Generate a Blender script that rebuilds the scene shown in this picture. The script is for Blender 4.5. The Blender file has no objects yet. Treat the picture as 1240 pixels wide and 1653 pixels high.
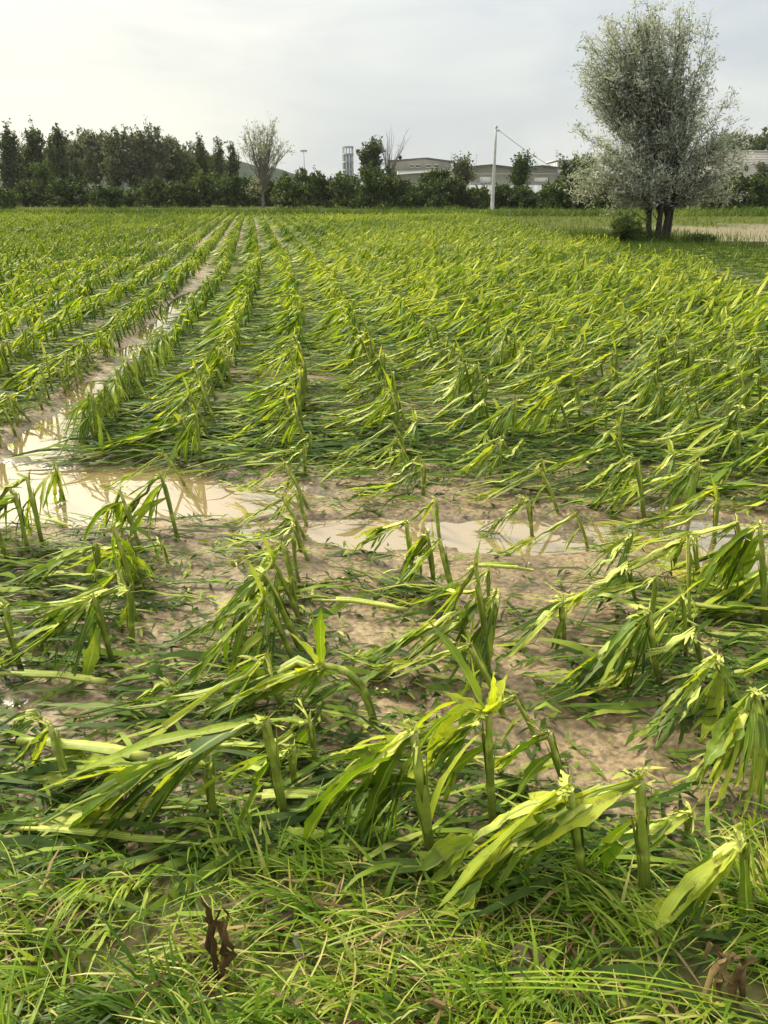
import bpy, math
import numpy as np
from mathutils import Vector

C = bpy.context.scene
COL = C.collection
R = math.radians
rng = np.random.default_rng(7)

# ------------------------------------------------------------------ camera
H, PITCH, F, CU, CV = 1.73, R(22.36), 1242.0, 620.0, 826.5
cam_d = bpy.data.cameras.new('camera')
cam_d.sensor_width = 36.0
cam_d.lens = F / 1653.0 * 36.0
cam_d.clip_start = 0.05
cam_d.clip_end = 12000
cam = bpy.data.objects.new('camera', cam_d)
COL.objects.link(cam)
cam.location = (0, 0, H)
cam.rotation_euler = (R(90) - PITCH, 0, 0)
C.camera = cam

# ------------------------------------------------------------------ world, sun, exposure
SUN_EL, SUN_AZ = R(42), R(-48)          # azimuth from +Y, negative = to the left
world = bpy.data.worlds.new('World')
C.world = world
world.use_nodes = True
wn, wl = world.node_tree.nodes, world.node_tree.links
wn.clear()
sun_dir = Vector((math.sin(SUN_AZ) * math.cos(SUN_EL), math.cos(SUN_AZ) * math.cos(SUN_EL), math.sin(SUN_EL)))


def nd(nodes, typ, **kw):
    n = nodes.new(typ)
    for k, v in kw.items():
        setattr(n, k, v)
    return n


out = nd(wn, 'ShaderNodeOutputWorld')
bg = nd(wn, 'ShaderNodeBackground')
bg.inputs['Strength'].default_value = 0.1
sky = nd(wn, 'ShaderNodeTexSky', sky_type='NISHITA', sun_disc=False)
sky.sun_elevation = SUN_EL
sky.sun_rotation = SUN_AZ
sky.air_density = 1.2
sky.dust_density = 4.0
tc = nd(wn, 'ShaderNodeTexCoord')
sep = nd(wn, 'ShaderNodeSeparateXYZ')
wl.new(tc.outputs['Generated'], sep.inputs[0])
# overcast dome: grey at the horizon, brighter overhead
elev = nd(wn, 'ShaderNodeValToRGB')
e = elev.color_ramp.elements
e[0].position, e[0].color = 0.0, (3.8, 3.9, 3.8, 1)
e[1].position, e[1].color = 1.0, (9.2, 9.3, 9.3, 1)
m1 = e.new(0.16); m1.color = (3.6, 3.78, 3.88, 1)
m2 = e.new(0.42); m2.color = (4.7, 4.9, 5.0, 1)
wl.new(sep.outputs['Z'], elev.inputs[0])
# veiled sun glow
dot = nd(wn, 'ShaderNodeVectorMath', operation='DOT_PRODUCT')
nrm = nd(wn, 'ShaderNodeVectorMath', operation='NORMALIZE')
wl.new(tc.outputs['Generated'], nrm.inputs[0])
wl.new(nrm.outputs[0], dot.inputs[0])
dot.inputs[1].default_value = sun_dir
glow = nd(wn, 'ShaderNodeValToRGB')
g = glow.color_ramp.elements
g[0].position, g[0].color = 0.55, (0, 0, 0, 1)
g[1].position, g[1].color = 1.0, (14, 12.6, 10, 1)
gm = g.new(0.80); gm.color = (1.5, 1.25, 0.6, 1)
wl.new(dot.outputs['Value'], glow.inputs[0])
addg = nd(wn, 'ShaderNodeMixRGB', blend_type='ADD')
addg.inputs[0].default_value = 1
wl.new(elev.outputs[0], addg.inputs[1])
wl.new(glow.outputs[0], addg.inputs[2])
# soft cloud structure
mp = nd(wn, 'ShaderNodeMapping')
mp.inputs['Scale'].default_value = (1.6, 1.6, 5.5)
wl.new(nrm.outputs[0], mp.inputs[0])
cn = nd(wn, 'ShaderNodeTexNoise')
cn.inputs['Scale'].default_value = 1.7
cn.inputs['Detail'].default_value = 6
cn.inputs['Roughness'].default_value = 0.55
cn.inputs['Distortion'].default_value = 0.5
wl.new(mp.outputs[0], cn.inputs['Vector'])
cr = nd(wn, 'ShaderNodeValToRGB')
q = cr.color_ramp.elements
q[0].position, q[0].color = 0.36, (0.83, 0.855, 0.885, 1)
q[1].position, q[1].color = 0.64, (1.08, 1.065, 1.02, 1)
wl.new(cn.outputs[0], cr.inputs[0])
mulc = nd(wn, 'ShaderNodeMixRGB', blend_type='MULTIPLY')
mulc.inputs[0].default_value = 1
wl.new(addg.outputs[0], mulc.inputs[1])
wl.new(cr.outputs[0], mulc.inputs[2])
mixs = nd(wn, 'ShaderNodeMixRGB', blend_type='MIX')
mixs.inputs[0].default_value = 0.93
wl.new(sky.outputs[0], mixs.inputs[1])
wl.new(mulc.outputs[0], mixs.inputs[2])
wl.new(mixs.outputs[0], bg.inputs[0])
wl.new(bg.outputs[0], out.inputs[0])

sun_l = bpy.data.lights.new('sun', 'SUN')
sun_l.energy = 2.8
sun_l.angle = R(13)
sun_l.color = (1.0, 0.92, 0.74)
sun = bpy.data.objects.new('sun', sun_l)
COL.objects.link(sun)
sun.rotation_euler = sun_dir.to_track_quat('Z', 'Y').to_euler()
sun.location = (0, 0, 30)

C.view_settings.view_transform = 'Standard'
C.view_settings.look = 'None'
C.view_settings.exposure = 1.06
C.view_settings.gamma = 1.0
C.view_settings.use_curve_mapping = False
C.cycles.max_bounces = 6
C.cycles.volume_bounces = 1
C.cycles.transparent_max_bounces = 4
C.cycles.use_denoising = True

# ------------------------------------------------------------------ projection helpers
cp, sp = math.cos(PITCH), math.sin(PITCH)


def ray(u, v):
    a, b = (u - CU) / F, -(v - CV) / F
    return np.array([a, cp + b * sp, -sp + b * cp])


def gnd(u, v, z=0.0):
    r = ray(u, v)
    t = (z - H) / r[2]
    return np.array([r[0] * t, r[1] * t, z])


def at(u, v, Y):
    r = ray(u, v)
    t = Y / r[1]
    return np.array([r[0] * t, Y, H + r[2] * t])


def project(X, Y, Z):
    d = Y * cp - (Z - H) * sp
    up = Y * sp + (Z - H) * cp
    return CU + F * X / d, CV - F * up / d, d


# ------------------------------------------------------------------ noise
def _h(ix, iy, s):
    n = (ix.astype(np.int64) * 374761393 + iy.astype(np.int64) * 668265263 + s * 1274126177) & 0x7fffffff
    n = ((n ^ (n >> 13)) * 1274126177) & 0x7fffffff
    n = n ^ (n >> 16)
    return (n & 0xffff) / 65535.0


def vnoise(x, y, s=0):
    x = np.asarray(x, float); y = np.asarray(y, float)
    ix, iy = np.floor(x), np.floor(y)
    fx, fy = x - ix, y - iy
    fx = fx * fx * (3 - 2 * fx); fy = fy * fy * (3 - 2 * fy)
    a, b = _h(ix, iy, s), _h(ix + 1, iy, s)
    c, d = _h(ix, iy + 1, s), _h(ix + 1, iy + 1, s)
    return (a * (1 - fx) + b * fx) * (1 - fy) + (c * (1 - fx) + d * fx) * fy


def fbm(x, y, s=0, o=4):
    t, a, n = 0, 0.5, 0
    for i in range(o):
        t = t + a * vnoise(x * 2 ** i, y * 2 ** i, s + i * 17)
        n += a
        a *= 0.5
    return t / n * 2 - 1          # -1..1


def sstep(a, b, x):
    t = np.clip((x - a) / (b - a), 0, 1)
    return t * t * (3 - 2 * t)


# ------------------------------------------------------------------ rows and ground height
SP = 0.75


def row_x(k, Y):
    Yc = np.minimum(Y, 24.0)
    return -0.126 + k * SP - 0.075 * Yc - 0.0018 * Yc ** 2 - (0.075 + 0.0036 * 24) * np.maximum(Y - 24, 0)


def row_k(X, Y):
    return (X - row_x(0, Y)) / SP


PUDDLES = []                                  # ellipse centres (u, v) -> world, with radii in metres
for (u, v, rx, ry, dep) in [(110, 795, 1.02, 0.50, .085), (-80, 800, .9, .5, .08), (330, 815, .62, 0.20, .08), (430, 800, .36, .17, .06),
                            (560, 852, .55, .11, .075), (1168, 903, .30, .26, .095), (880, 888, .5, .08, .07), (820, 866, 1.5, .22, .040), (1060, 850, .5, .1, .06),
                            (1090, 822, .3, .08, .07), (820, 740, .22, .06, .06), (690, 770, .25, .07, .06),
                            (120, 720, .28, .22, .075), (1215, 395, 2.6, 2.2, .07)]:
    p = gnd(u, v)
    PUDDLES.append((p[0], p[1], rx, ry, dep))


def wet(X, Y):
    """0 dry .. 1 puddle centre"""
    w = np.zeros(np.broadcast(X, Y).shape)
    nx = 0.16 * fbm(X * 3.1, Y * 3.1, 5, 3)
    ny = 0.16 * fbm(X * 3.1 + 40, Y * 3.1, 6, 3)
    for (x, y, rx, ry, dep) in PUDDLES:
        d = np.sqrt(((X + nx * min(1, rx * 2) - x) / rx) ** 2 + ((Y + ny * min(1, ry * 2) - y) / ry) ** 2)
        w = np.maximum(w, (1 - sstep(0.55, 1.5, d)) * dep)
    k = row_k(X, Y) + 2.66                    # flooded wheel track between two rows
    tr = np.exp(-(k / 0.34) ** 4) * sstep(4.6, 5.6, Y) * (1 - sstep(15.5, 19, Y))
    w = np.maximum(w, tr * (0.028 + 0.02 * fbm(Y * 0.9, X * 2 + 3, 31, 3) + sum(a_ * np.exp(-((Y - c_) / r_) ** 4) for c_, r_, a_ in ((5.7, .45, .05), (7.3, .45, .045), (9.3, .35, .045), (10.9, .55, .05), (13.3, 1.5, .06)))))
    return w


def rough_part(X, Y):
    """sandy wash area with smoothed mud"""
    u, v, d = project(X, Y, 0.0)
    return np.exp(-(((v - 850) / 110.0) ** 2)) * (d > 0)


def ground_z(X, Y, fine=True):
    X = np.asarray(X, float); Y = np.asarray(Y, float)
    near = 1 - sstep(14, 30, Y)
    z = 0.030 + 0.014 * fbm(X * 1.7, Y * 1.7, 1, 4)
    z = z + 0.008 * np.cos(2 * math.pi * row_k(X, Y)) * near
    if fine:
        sm = 1 - 0.7 * rough_part(X, Y)
        z = z + near * sm * (0.018 * fbm(X * 9, Y * 9, 2, 3) + 0.013 * np.abs(fbm(X * 26, Y * 26, 3, 3)))
    verge = 1 - sstep(1.45, 1.75, Y + 0.06 * fbm(X * 3, Y * 3, 9, 2))
    z = z + 0.035 * verge
    return z - wet(X, Y)


def gz1(x, y):
    return float(ground_z(np.array([x]), np.array([y]))[0])


# ------------------------------------------------------------------ mesh helpers (everything is quads held in numpy arrays)
class MB:
    def __init__(self):
        self.V, self.Q, self.UV, self.T = [], [], [], []
        self.n = 0

    def add(self, V, Q, UV=None, T=None):
        V = np.asarray(V, float)
        m = len(V)
        self.V.append(V)
        self.Q.append(np.asarray(Q, np.int64) + self.n)
        self.UV.append(np.zeros((m, 2)) if UV is None else np.asarray(UV, float))
        self.T.append(np.full(m, 0.5) if T is None else (np.full(m, float(T)) if np.isscalar(T) else np.asarray(T, float)))
        self.n += m

    def arrays(self):
        return np.concatenate(self.V), np.concatenate(self.Q), np.concatenate(self.UV), np.concatenate(self.T)

    def build(self, name, mat, parent=None, smooth=True):
        me = mesh_from(name, *self.arrays(), mat, smooth)
        return link(name, me, parent)


def mesh_from(name, V, Q, UV, T, mat, smooth=True):
    me = bpy.data.meshes.new(name)
    me.vertices.add(len(V))
    me.vertices.foreach_set('co', np.ascontiguousarray(V, np.float32).ravel())
    me.loops.add(len(Q) * 4)
    me.loops.foreach_set('vertex_index', np.ascontiguousarray(Q, np.int32).ravel())
    me.polygons.add(len(Q))
    me.polygons.foreach_set('loop_start', np.arange(0, len(Q) * 4, 4, dtype=np.int32))
    me.update(calc_edges=True)
    if smooth:
        me.polygons.foreach_set('use_smooth', np.ones(len(Q), bool))
    uvl = me.uv_layers.new(name='UVMap')
    uvl.data.foreach_set('uv', np.ascontiguousarray(UV[Q.ravel()], np.float32).ravel())
    at_ = me.attributes.new('tint', 'FLOAT', 'POINT')
    at_.data.foreach_set('value', np.ascontiguousarray(T, np.float32))
    me.materials.append(mat)
    return me


def link(name, me, parent=None):
    o = bpy.data.objects.new(name, me)
    COL.objects.link(o)
    if parent:
        o.parent = parent
    return o


def tag(o, label=None, cat=None, group=None, kind=None):
    if label: o['label'] = label
    if cat: o['category'] = cat
    if group: o['group'] = group
    if kind: o['kind'] = kind
    return o


def empty(name, loc, label, cat, group=None, rz=0.0):
    o = bpy.data.objects.new(name, None)
    COL.objects.link(o)
    o.empty_display_size = 0.2
    o.location = loc
    o.rotation_euler = (0, 0, rz)
    return tag(o, label, cat, group)


def nrmz(a):
    a = np.asarray(a, float)
    return a / (np.linalg.norm(a, axis=-1, keepdims=True) + 1e-9)


def tube(mb, P, rad, k=8, T=0.5, cap=True):
    P = np.asarray(P, float); n = len(P)
    rad = np.broadcast_to(np.asarray(rad, float), (n,))
    d = nrmz(np.gradient(P, axis=0))
    ref = np.array([0.31, 0.93, 0.17]) if abs(d[0][1]) < 0.9 else np.array([1.0, 0, 0.1])
    a = nrmz(np.cross(d, ref)); b = np.cross(d, a)
    th = np.arange(k) * 2 * math.pi / k
    V = P[:, None, :] + rad[:, None, None] * (np.cos(th)[None, :, None] * a[:, None, :] + np.sin(th)[None, :, None] * b[:, None, :])
    V = V.reshape(-1, 3)
    i, j = np.meshgrid(np.arange(n - 1), np.arange(k), indexing='ij')
    Q = np.stack([i * k + j, i * k + (j + 1) % k, (i + 1) * k + (j + 1) % k, (i + 1) * k + j], -1).reshape(-1, 4)
    UV = np.stack([np.tile(np.arange(k) / k, n), np.repeat(np.linspace(0, 1, n), k)], -1)
    Tt = np.repeat(np.broadcast_to(np.asarray(T, float), (n,)), k)
    if cap and k >= 4 and k % 2 == 0:
        for off in (0, (n - 1) * k):
            qs = [[off + s, off + s + 1, off + k - 2 - s, off + k - 1 - s] for s in range(k // 2 - 1)]
            Q = np.concatenate([Q, np.array(qs)])
    mb.add(V, Q, UV, Tt)


def strip(mb, P, S, W, fold=0.0, T=0.5, three=True, u0=0.0, u1=1.0):
    """ribbon along P, side vectors S, full widths W; fold raises the edges"""
    P = np.asarray(P, float); n = len(P)
    d = nrmz(np.gradient(P, axis=0))
    S = nrmz(S)
    N = nrmz(np.cross(S, d))
    W = np.broadcast_to(np.asarray(W, float), (n,))[:, None]
    Tt = np.broadcast_to(np.asarray(T, float), (n,))
    v = np.linspace(0, 1, n)
    if three:
        L = P - S * W / 2 + N * W * fold
        Rr = P + S * W / 2 + N * W * fold
        V = np.stack([L, P, Rr], 1).reshape(-1, 3)
        i = np.arange(n - 1)
        Q = np.concatenate([np.stack([i * 3, i * 3 + 1, i * 3 + 4, i * 3 + 3], -1), np.stack([i * 3 + 1, i * 3 + 2, i * 3 + 5, i * 3 + 4], -1)])
        UV = np.stack([np.tile([u0, (u0 + u1) / 2, u1], n), np.repeat(v, 3)], -1)
        mb.add(V, Q, UV, np.repeat(Tt, 3))
    else:
        V = np.stack([P - S * W / 2, P + S * W / 2], 1).reshape(-1, 3)
        i = np.arange(n - 1)
        Q = np.stack([i * 2, i * 2 + 1, i * 2 + 3, i * 2 + 2], -1)
        UV = np.stack([np.tile([u0, u1], n), np.repeat(v, 2)], -1)
        mb.add(V, Q, UV, np.repeat(Tt, 2))


def box(mb, c, s, T=0.5, rz=0.0):
    x, y, z = np.asarray(s) / 2
    V = np.array([[-x, -y, -z], [x, -y, -z], [x, y, -z], [-x, y, -z], [-x, -y, z], [x, -y, z], [x, y, z], [-x, y, z]])
    ca, sa = math.cos(rz), math.sin(rz)
    V = V @ np.array([[ca, sa, 0], [-sa, ca, 0], [0, 0, 1]]) + np.asarray(c)
    Q = [[0, 3, 2, 1], [4, 5, 6, 7], [0, 1, 5, 4], [1, 2, 6, 5], [2, 3, 7, 6], [3, 0, 4, 7]]
    mb.add(V, Q, None, T)


def diamonds(mb, cen, dirs, L, W, T, rg):
    """many leaf-shaped quads at once"""
    n = len(cen)
    a = nrmz(dirs)
    b = nrmz(np.cross(a, nrmz(rg.normal(size=(n, 3)))))
    L = np.broadcast_to(L, (n,))[:, None]; W = np.broadcast_to(W, (n,))[:, None]
    V = np.stack([cen - a * L / 2, cen + b * W / 2 - a * L * .05, cen + a * L / 2, cen - b * W / 2 - a * L * .05], 1).reshape(-1, 3)
    Q = np.arange(n * 4).reshape(-1, 4)
    UV = np.tile(np.array([[.5, 0], [1, .5], [.5, 1], [0, .5]]), (n, 1))
    mb.add(V, Q, UV, np.repeat(np.broadcast_to(T, (n,)), 4))


# ------------------------------------------------------------------ materials
def new_mat(name):
    m = bpy.data.materials.new(name)
    m.use_nodes = True
    m.node_tree.nodes.clear()
    n, l = m.node_tree.nodes, m.node_tree.links
    o = nd(n, 'ShaderNodeOutputMaterial')
    return m, n, l, o


def ramp(n, pts):
    r = nd(n, 'ShaderNodeValToRGB')
    el = r.color_ramp.elements
    el[0].position, el[0].color = pts[0][0], (*pts[0][1], 1)
    el[1].position, el[1].color = pts[-1][0], (*pts[-1][1], 1)
    for p, c in pts[1:-1]:
        x = el.new(p); x.color = (*c, 1)
    return r


def mat_leaf(name, cols, rough=0.42, trans=0.35, rib=0.0, spec=0.5, noise_s=14.0, tcol=(1.25, 1.24, 0.42), veins=True):
    m, n, l, o = new_mat(name)
    a = nd(n, 'ShaderNodeAttribute', attribute_name='tint')
    tc_ = nd(n, 'ShaderNodeTexCoord')
    ns = nd(n, 'ShaderNodeTexNoise')
    ns.inputs['Scale'].default_value = noise_s
    ns.inputs['Detail'].default_value = 3
    l.new(tc_.outputs['Object'], ns.inputs['Vector'])
    ad = nd(n, 'ShaderNodeMath', operation='MULTIPLY_ADD')
    l.new(ns.outputs[0], ad.inputs[0]); ad.inputs[1].default_value = 0.35
    sub = nd(n, 'ShaderNodeMath', operation='SUBTRACT')
    l.new(a.outputs['Fac'], sub.inputs[0]); sub.inputs[1].default_value = 0.175
    l.new(sub.outputs[0], ad.inputs[2])
    r = ramp(n, cols)
    l.new(ad.outputs[0], r.inputs[0])
    col = r.outputs[0]
    bs = nd(n, 'ShaderNodeBsdfPrincipled')
    if rib > 0:
        uv = nd(n, 'ShaderNodeUVMap')
        sx = nd(n, 'ShaderNodeSeparateXYZ')
        l.new(uv.outputs[0], sx.inputs[0])
        c1 = nd(n, 'ShaderNodeMath', operation='SUBTRACT'); l.new(sx.outputs['X'], c1.inputs[0]); c1.inputs[1].default_value = 0.5
        c2 = nd(n, 'ShaderNodeMath', operation='ABSOLUTE'); l.new(c1.outputs[0], c2.inputs[0])
        c3 = nd(n, 'ShaderNodeMapRange'); l.new(c2.outputs[0], c3.inputs[0])
        c3.inputs[1].default_value = 0.035; c3.inputs[2].default_value = 0.09; c3.inputs[3].default_value = rib; c3.inputs[4].default_value = 0.0
        mx = nd(n, 'ShaderNodeMixRGB'); l.new(c3.outputs[0], mx.inputs[0]); l.new(col, mx.inputs[1])
        mx.inputs[2].default_value = (0.40, 0.47, 0.11, 1)
        col = mx.outputs[0]
        # parallel veins
        mpp = nd(n, 'ShaderNodeMapping'); mpp.inputs['Scale'].default_value = (34, 1.2, 1)
        l.new(uv.outputs[0], mpp.inputs[0])
        vn = nd(n, 'ShaderNodeTexNoise'); vn.inputs['Scale'].default_value = 1.0; vn.inputs['Detail'].default_value = 2
        l.new(mpp.outputs[0], vn.inputs['Vector'])
        vr = ramp(n, [(0.3, (0.72, 0.75, 0.72)), (0.7, (1.25, 1.22, 1.2))])
        l.new(vn.outputs[0], vr.inputs[0])
        mv = nd(n, 'ShaderNodeMixRGB', blend_type='MULTIPLY'); mv.inputs[0].default_value = 1
        l.new(col, mv.inputs[1]); l.new(vr.outputs[0], mv.inputs[2])
        col = mv.outputs[0]
        bp = nd(n, 'ShaderNodeBump'); bp.inputs['Strength'].default_value = 0.25; bp.inputs['Distance'].default_value = 0.004
        l.new(vn.outputs[0], bp.inputs['Height'])
        l.new(bp.outputs[0], bs.inputs['Normal'])
    if rib > 0:
        sn = nd(n, 'ShaderNodeTexNoise'); sn.inputs['Scale'].default_value = 38; sn.inputs['Detail'].default_value = 4; sn.inputs['Roughness'].default_value = .7
        l.new(tc_.outputs['Object'], sn.inputs['Vector'])
        sr = ramp(n, [(0.56, (0, 0, 0)), (0.66, (.75, .75, .75))])
        l.new(sn.outputs[0], sr.inputs[0])
        tp = nd(n, 'ShaderNodeMapRange'); l.new(sx.outputs['Y'], tp.inputs[0]); tp.inputs[1].default_value = .9; tp.inputs[2].default_value = 1.05; tp.inputs[4].default_value = .8
        ax_ = nd(n, 'ShaderNodeMath', operation='MAXIMUM'); l.new(sr.outputs[0], ax_.inputs[0]); l.new(tp.outputs[0], ax_.inputs[1])
        ml = nd(n, 'ShaderNodeMixRGB'); l.new(ax_.outputs[0], ml.inputs[0]); l.new(col, ml.inputs[1]); ml.inputs[2].default_value = (0.20, 0.16, 0.07, 1)
        col = ml.outputs[0]
    l.new(col, bs.inputs['Base Color'])
    bs.inputs['Roughness'].default_value = rough
    bs.inputs['Specular IOR Level'].default_value = spec
    tr = nd(n, 'ShaderNodeBsdfTranslucent')
    mc = nd(n, 'ShaderNodeMixRGB', blend_type='MULTIPLY'); mc.inputs[0].default_value = 1
    l.new(col, mc.inputs[1]); mc.inputs[2].default_value = (*tcol, 1)
    l.new(mc.outputs[0], tr.inputs[0])
    ms = nd(n, 'ShaderNodeMixShader'); ms.inputs[0].default_value = trans
    l.new(bs.outputs[0], ms.inputs[1]); l.new(tr.outputs[0], ms.inputs[2])
    l.new(ms.outputs[0], o.inputs[0])
    return m


def mat_plain(name, col, rough=0.6, spec=0.4, var=0.25, scale=6.0, metal=0.0, bump=0.0, col2=None, tint=False):
    m, n, l, o = new_mat(name)
    tc_ = nd(n, 'ShaderNodeTexCoord')
    ns = nd(n, 'ShaderNodeTexNoise'); ns.inputs['Scale'].default_value = scale; ns.inputs['Detail'].default_value = 5
    l.new(tc_.outputs['Object'], ns.inputs['Vector'])
    c2 = col2 or tuple(c * (1 - var) for c in col)
    r = ramp(n, [(0.32, c2), (0.68, col)])
    l.new(ns.outputs[0], r.inputs[0])
    bs = nd(n, 'ShaderNodeBsdfPrincipled')
    if tint:
        a = nd(n, 'ShaderNodeAttribute', attribute_name='tint')
        ad = nd(n, 'ShaderNodeMath', operation='MULTIPLY_ADD')
        l.new(ns.outputs[0], ad.inputs[0]); ad.inputs[1].default_value = 0.5
        s2 = nd(n, 'ShaderNodeMath', operation='SUBTRACT'); l.new(a.outputs['Fac'], s2.inputs[0]); s2.inputs[1].default_value = 0.25
        l.new(s2.outputs[0], ad.inputs[2])
        r.color_ramp.elements[0].position = 0.0; r.color_ramp.elements[1].position = 1.0
        l.new(ad.outputs[0], r.inputs[0])
    l.new(r.outputs[0], bs.inputs['Base Color'])
    bs.inputs['Roughness'].default_value = rough
    bs.inputs['Specular IOR Level'].default_value = spec
    bs.inputs['Metallic'].default_value = metal
    if bump > 0:
        b = nd(n, 'ShaderNodeBump'); b.inputs['Strength'].default_value = 0.6; b.inputs['Distance'].default_value = bump
        l.new(ns.outputs[0], b.inputs['Height']); l.new(b.outputs[0], bs.inputs['Normal'])
    l.new(bs.outputs[0], o.inputs[0])
    return m


M = {}
M['leaf'] = mat_leaf('corn_leaf', [(0.0, (0.034, 0.072, 0.010)), (0.35, (0.082, 0.155, 0.012)), (0.65, (0.190, 0.285, 0.016)), (1.0, (0.52, 0.565, 0.058))], rib=0.55, trans=0.44, spec=0.32, rough=0.45)
M['crop'] = mat_leaf('corn_crop', [(0.0, (0.034, 0.072, 0.010)), (0.35, (0.082, 0.155, 0.012)), (0.65, (0.190, 0.285, 0.016)), (1.0, (0.52, 0.565, 0.058))], trans=0.44, noise_s=5, spec=0.28, rough=0.5)
M['litter'] = mat_leaf('shredded_leaf', [(0.0, (0.022, 0.042, 0.008)), (0.4, (0.060, 0.112, 0.012)), (0.7, (0.19, 0.27, 0.025)), (1.0, (0.52, 0.52, 0.14))], trans=0.2, noise_s=20, spec=0.16, rough=0.6)
M['stalk'] = mat_leaf('corn_stalk', [(0.0, (0.075, 0.065, 0.020)), (0.3, (0.115, 0.150, 0.020)), (0.65, (0.24, 0.31, 0.036)), (1.0, (0.50, 0.53, 0.11))], rough=0.45, trans=0.05, noise_s=30, rib=0.001, spec=0.3)
M['grass'] = mat_leaf('verge_grass', [(0.0, (0.024, 0.048, 0.008)), (0.4, (0.095, 0.185, 0.014)), (0.75, (0.27, 0.38, 0.026)), (1.0, (0.56, 0.50, 0.16))], trans=0.4, noise_s=8, spec=0.3)
M['weeds'] = mat_leaf('tall_grass', [(0.0, (0.035, 0.056, 0.012)), (0.5, (0.080, 0.130, 0.020)), (1.0, (0.22, 0.26, 0.055))], trans=0.3, noise_s=1, spec=0.12, rough=0.7)
M['dead'] = mat_leaf('dead_leaf', [(0.0, (0.028, 0.018, 0.008)), (0.5, (0.090, 0.056, 0.022)), (1.0, (0.33, 0.24, 0.11))], trans=0.1, noise_s=40, rough=0.65, spec=0.12, tcol=(1, .8, .5))
M['willow'] = mat_leaf('willow_leaf', [(0.0, (0.12, 0.135, 0.095)), (0.5, (0.26, 0.28, 0.215)), (1.0, (0.60, 0.62, 0.545))], trans=0.36, noise_s=1.2, rough=0.5, tcol=(1.1, 1.15, .7))
M['tree_dark'] = mat_leaf('dark_foliage', [(0.0, (0.034, 0.048, 0.022)), (0.5, (0.075, 0.098, 0.042)), (1.0, (0.17, 0.20, 0.085))], trans=0.25, spec=0.15, noise_s=.6, rough=0.6)
M['tree_grey'] = mat_leaf('grey_foliage', [(0.0, (0.055, 0.066, 0.038)), (0.5, (0.115, 0.130, 0.075)), (1.0, (0.23, 0.25, 0.15))], trans=0.25, spec=0.15, noise_s=.6, rough=0.6)
M['bush'] = mat_leaf('bush_foliage', [(0.0, (0.018, 0.034, 0.009)), (0.5, (0.050, 0.082, 0.020)), (1.0, (0.15, 0.20, 0.05))], trans=0.25, spec=0.15, noise_s=.6, rough=0.55)
M['silver'] = mat_leaf('silver_foliage', [(0.0, (0.10, 0.115, 0.07)), (0.5, (0.22, 0.24, 0.16)), (1.0, (0.44, 0.45, 0.36))], trans=0.3, noise_s=.6, rough=0.5)
M['bark'] = mat_plain('bark', (0.060, 0.050, 0.040), 0.9, 0.2, 0.6, 9, bump=0.02)
M['bark_pale'] = mat_plain('pale_bark', (0.20, 0.185, 0.16), 0.9, 0.2, 0.4, 5, bump=0.02)
M['concrete'] = mat_plain('concrete', (0.50, 0.49, 0.46), 0.85, 0.3, 0.2, 2.5)
M['wall'] = mat_plain('factory_wall', (0.40, 0.385, 0.35), 0.9, 0.2, 0.16, 0.3)
M['wall_white'] = mat_plain('white_cladding', (0.60, 0.56, 0.52), 0.8, 0.3, 0.1, 0.4)
M['white'] = mat_plain('white_paint', (0.80, 0.79, 0.76), 0.6, 0.3, 0.06, 0.5)
M['roof'] = mat_plain('dark_roof', (0.085, 0.085, 0.085), 0.7, 0.3, 0.2, 0.5)
M['glass'] = mat_plain('dark_glass', (0.05, 0.055, 0.06), 0.12, 0.6, 0.2, 2)
M['steel'] = mat_plain('grey_steel', (0.24, 0.27, 0.29), 0.5, 0.5, 0.2, 1.5)
M['tower'] = mat_plain('tower_grey', (0.20, 0.25, 0.28), 0.7, 0.4, 0.3, 0.5)
M['cable'] = mat_plain('cable_black', (0.06, 0.06, 0.065), 0.6, 0.3, 0.1, 2)
M['stone'] = mat_plain('pale_stone', (0.40, 0.34, 0.25), 0.9, 0.15, 0.4, 25, bump=0.004)
M['clod'] = mat_plain('wet_clod', (0.10, 0.07, 0.042), 0.85, 0.25, 0.65, 30, bump=0.03)
M['hill'] = mat_plain('wooded_hill', (0.034, 0.046, 0.028), 0.95, 0.0, 0.55, 0.045)

# mud: tan silt, wetter and glossier the lower it lies
m, n, l, o = new_mat('mud')
geo = nd(n, 'ShaderNodeNewGeometry')
sx = nd(n, 'ShaderNodeSeparateXYZ'); l.new(geo.outputs['Position'], sx.inputs[0])
n1 = nd(n, 'ShaderNodeTexNoise'); n1.inputs['Scale'].default_value = 2.2; n1.inputs['Detail'].default_value = 8; n1.inputs['Roughness'].default_value = .62
l.new(geo.outputs['Position'], n1.inputs['Vector'])
r1 = ramp(n, [(0.28, (0.110, 0.077, 0.036)), (0.50, (0.215, 0.156, 0.080)), (0.76, (0.340, 0.258, 0.142))])
l.new(n1.outputs[0], r1.inputs[0])
n2 = nd(n, 'ShaderNodeTexNoise'); n2.inputs['Scale'].default_value = 42; n2.inputs['Detail'].default_value = 6
l.new(geo.outputs['Position'], n2.inputs['Vector'])
r2 = ramp(n, [(0.36, (0.50, 0.48, 0.45)), (0.62, (1.15, 1.14, 1.12))])
l.new(n2.outputs[0], r2.inputs[0])
mm = nd(n, 'ShaderNodeMixRGB', blend_type='MULTIPLY'); mm.inputs[0].default_value = 1
l.new(r1.outputs[0], mm.inputs[1]); l.new(r2.outputs[0], mm.inputs[2])
cov = nd(n, 'ShaderNodeAttribute', attribute_name='tint')       # 0 mud, 1 grass sward
n3 = nd(n, 'ShaderNodeTexNoise'); n3.inputs['Scale'].default_value = 1.3; n3.inputs['Detail'].default_value = 7
l.new(geo.outputs['Position'], n3.inputs['Vector'])
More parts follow.
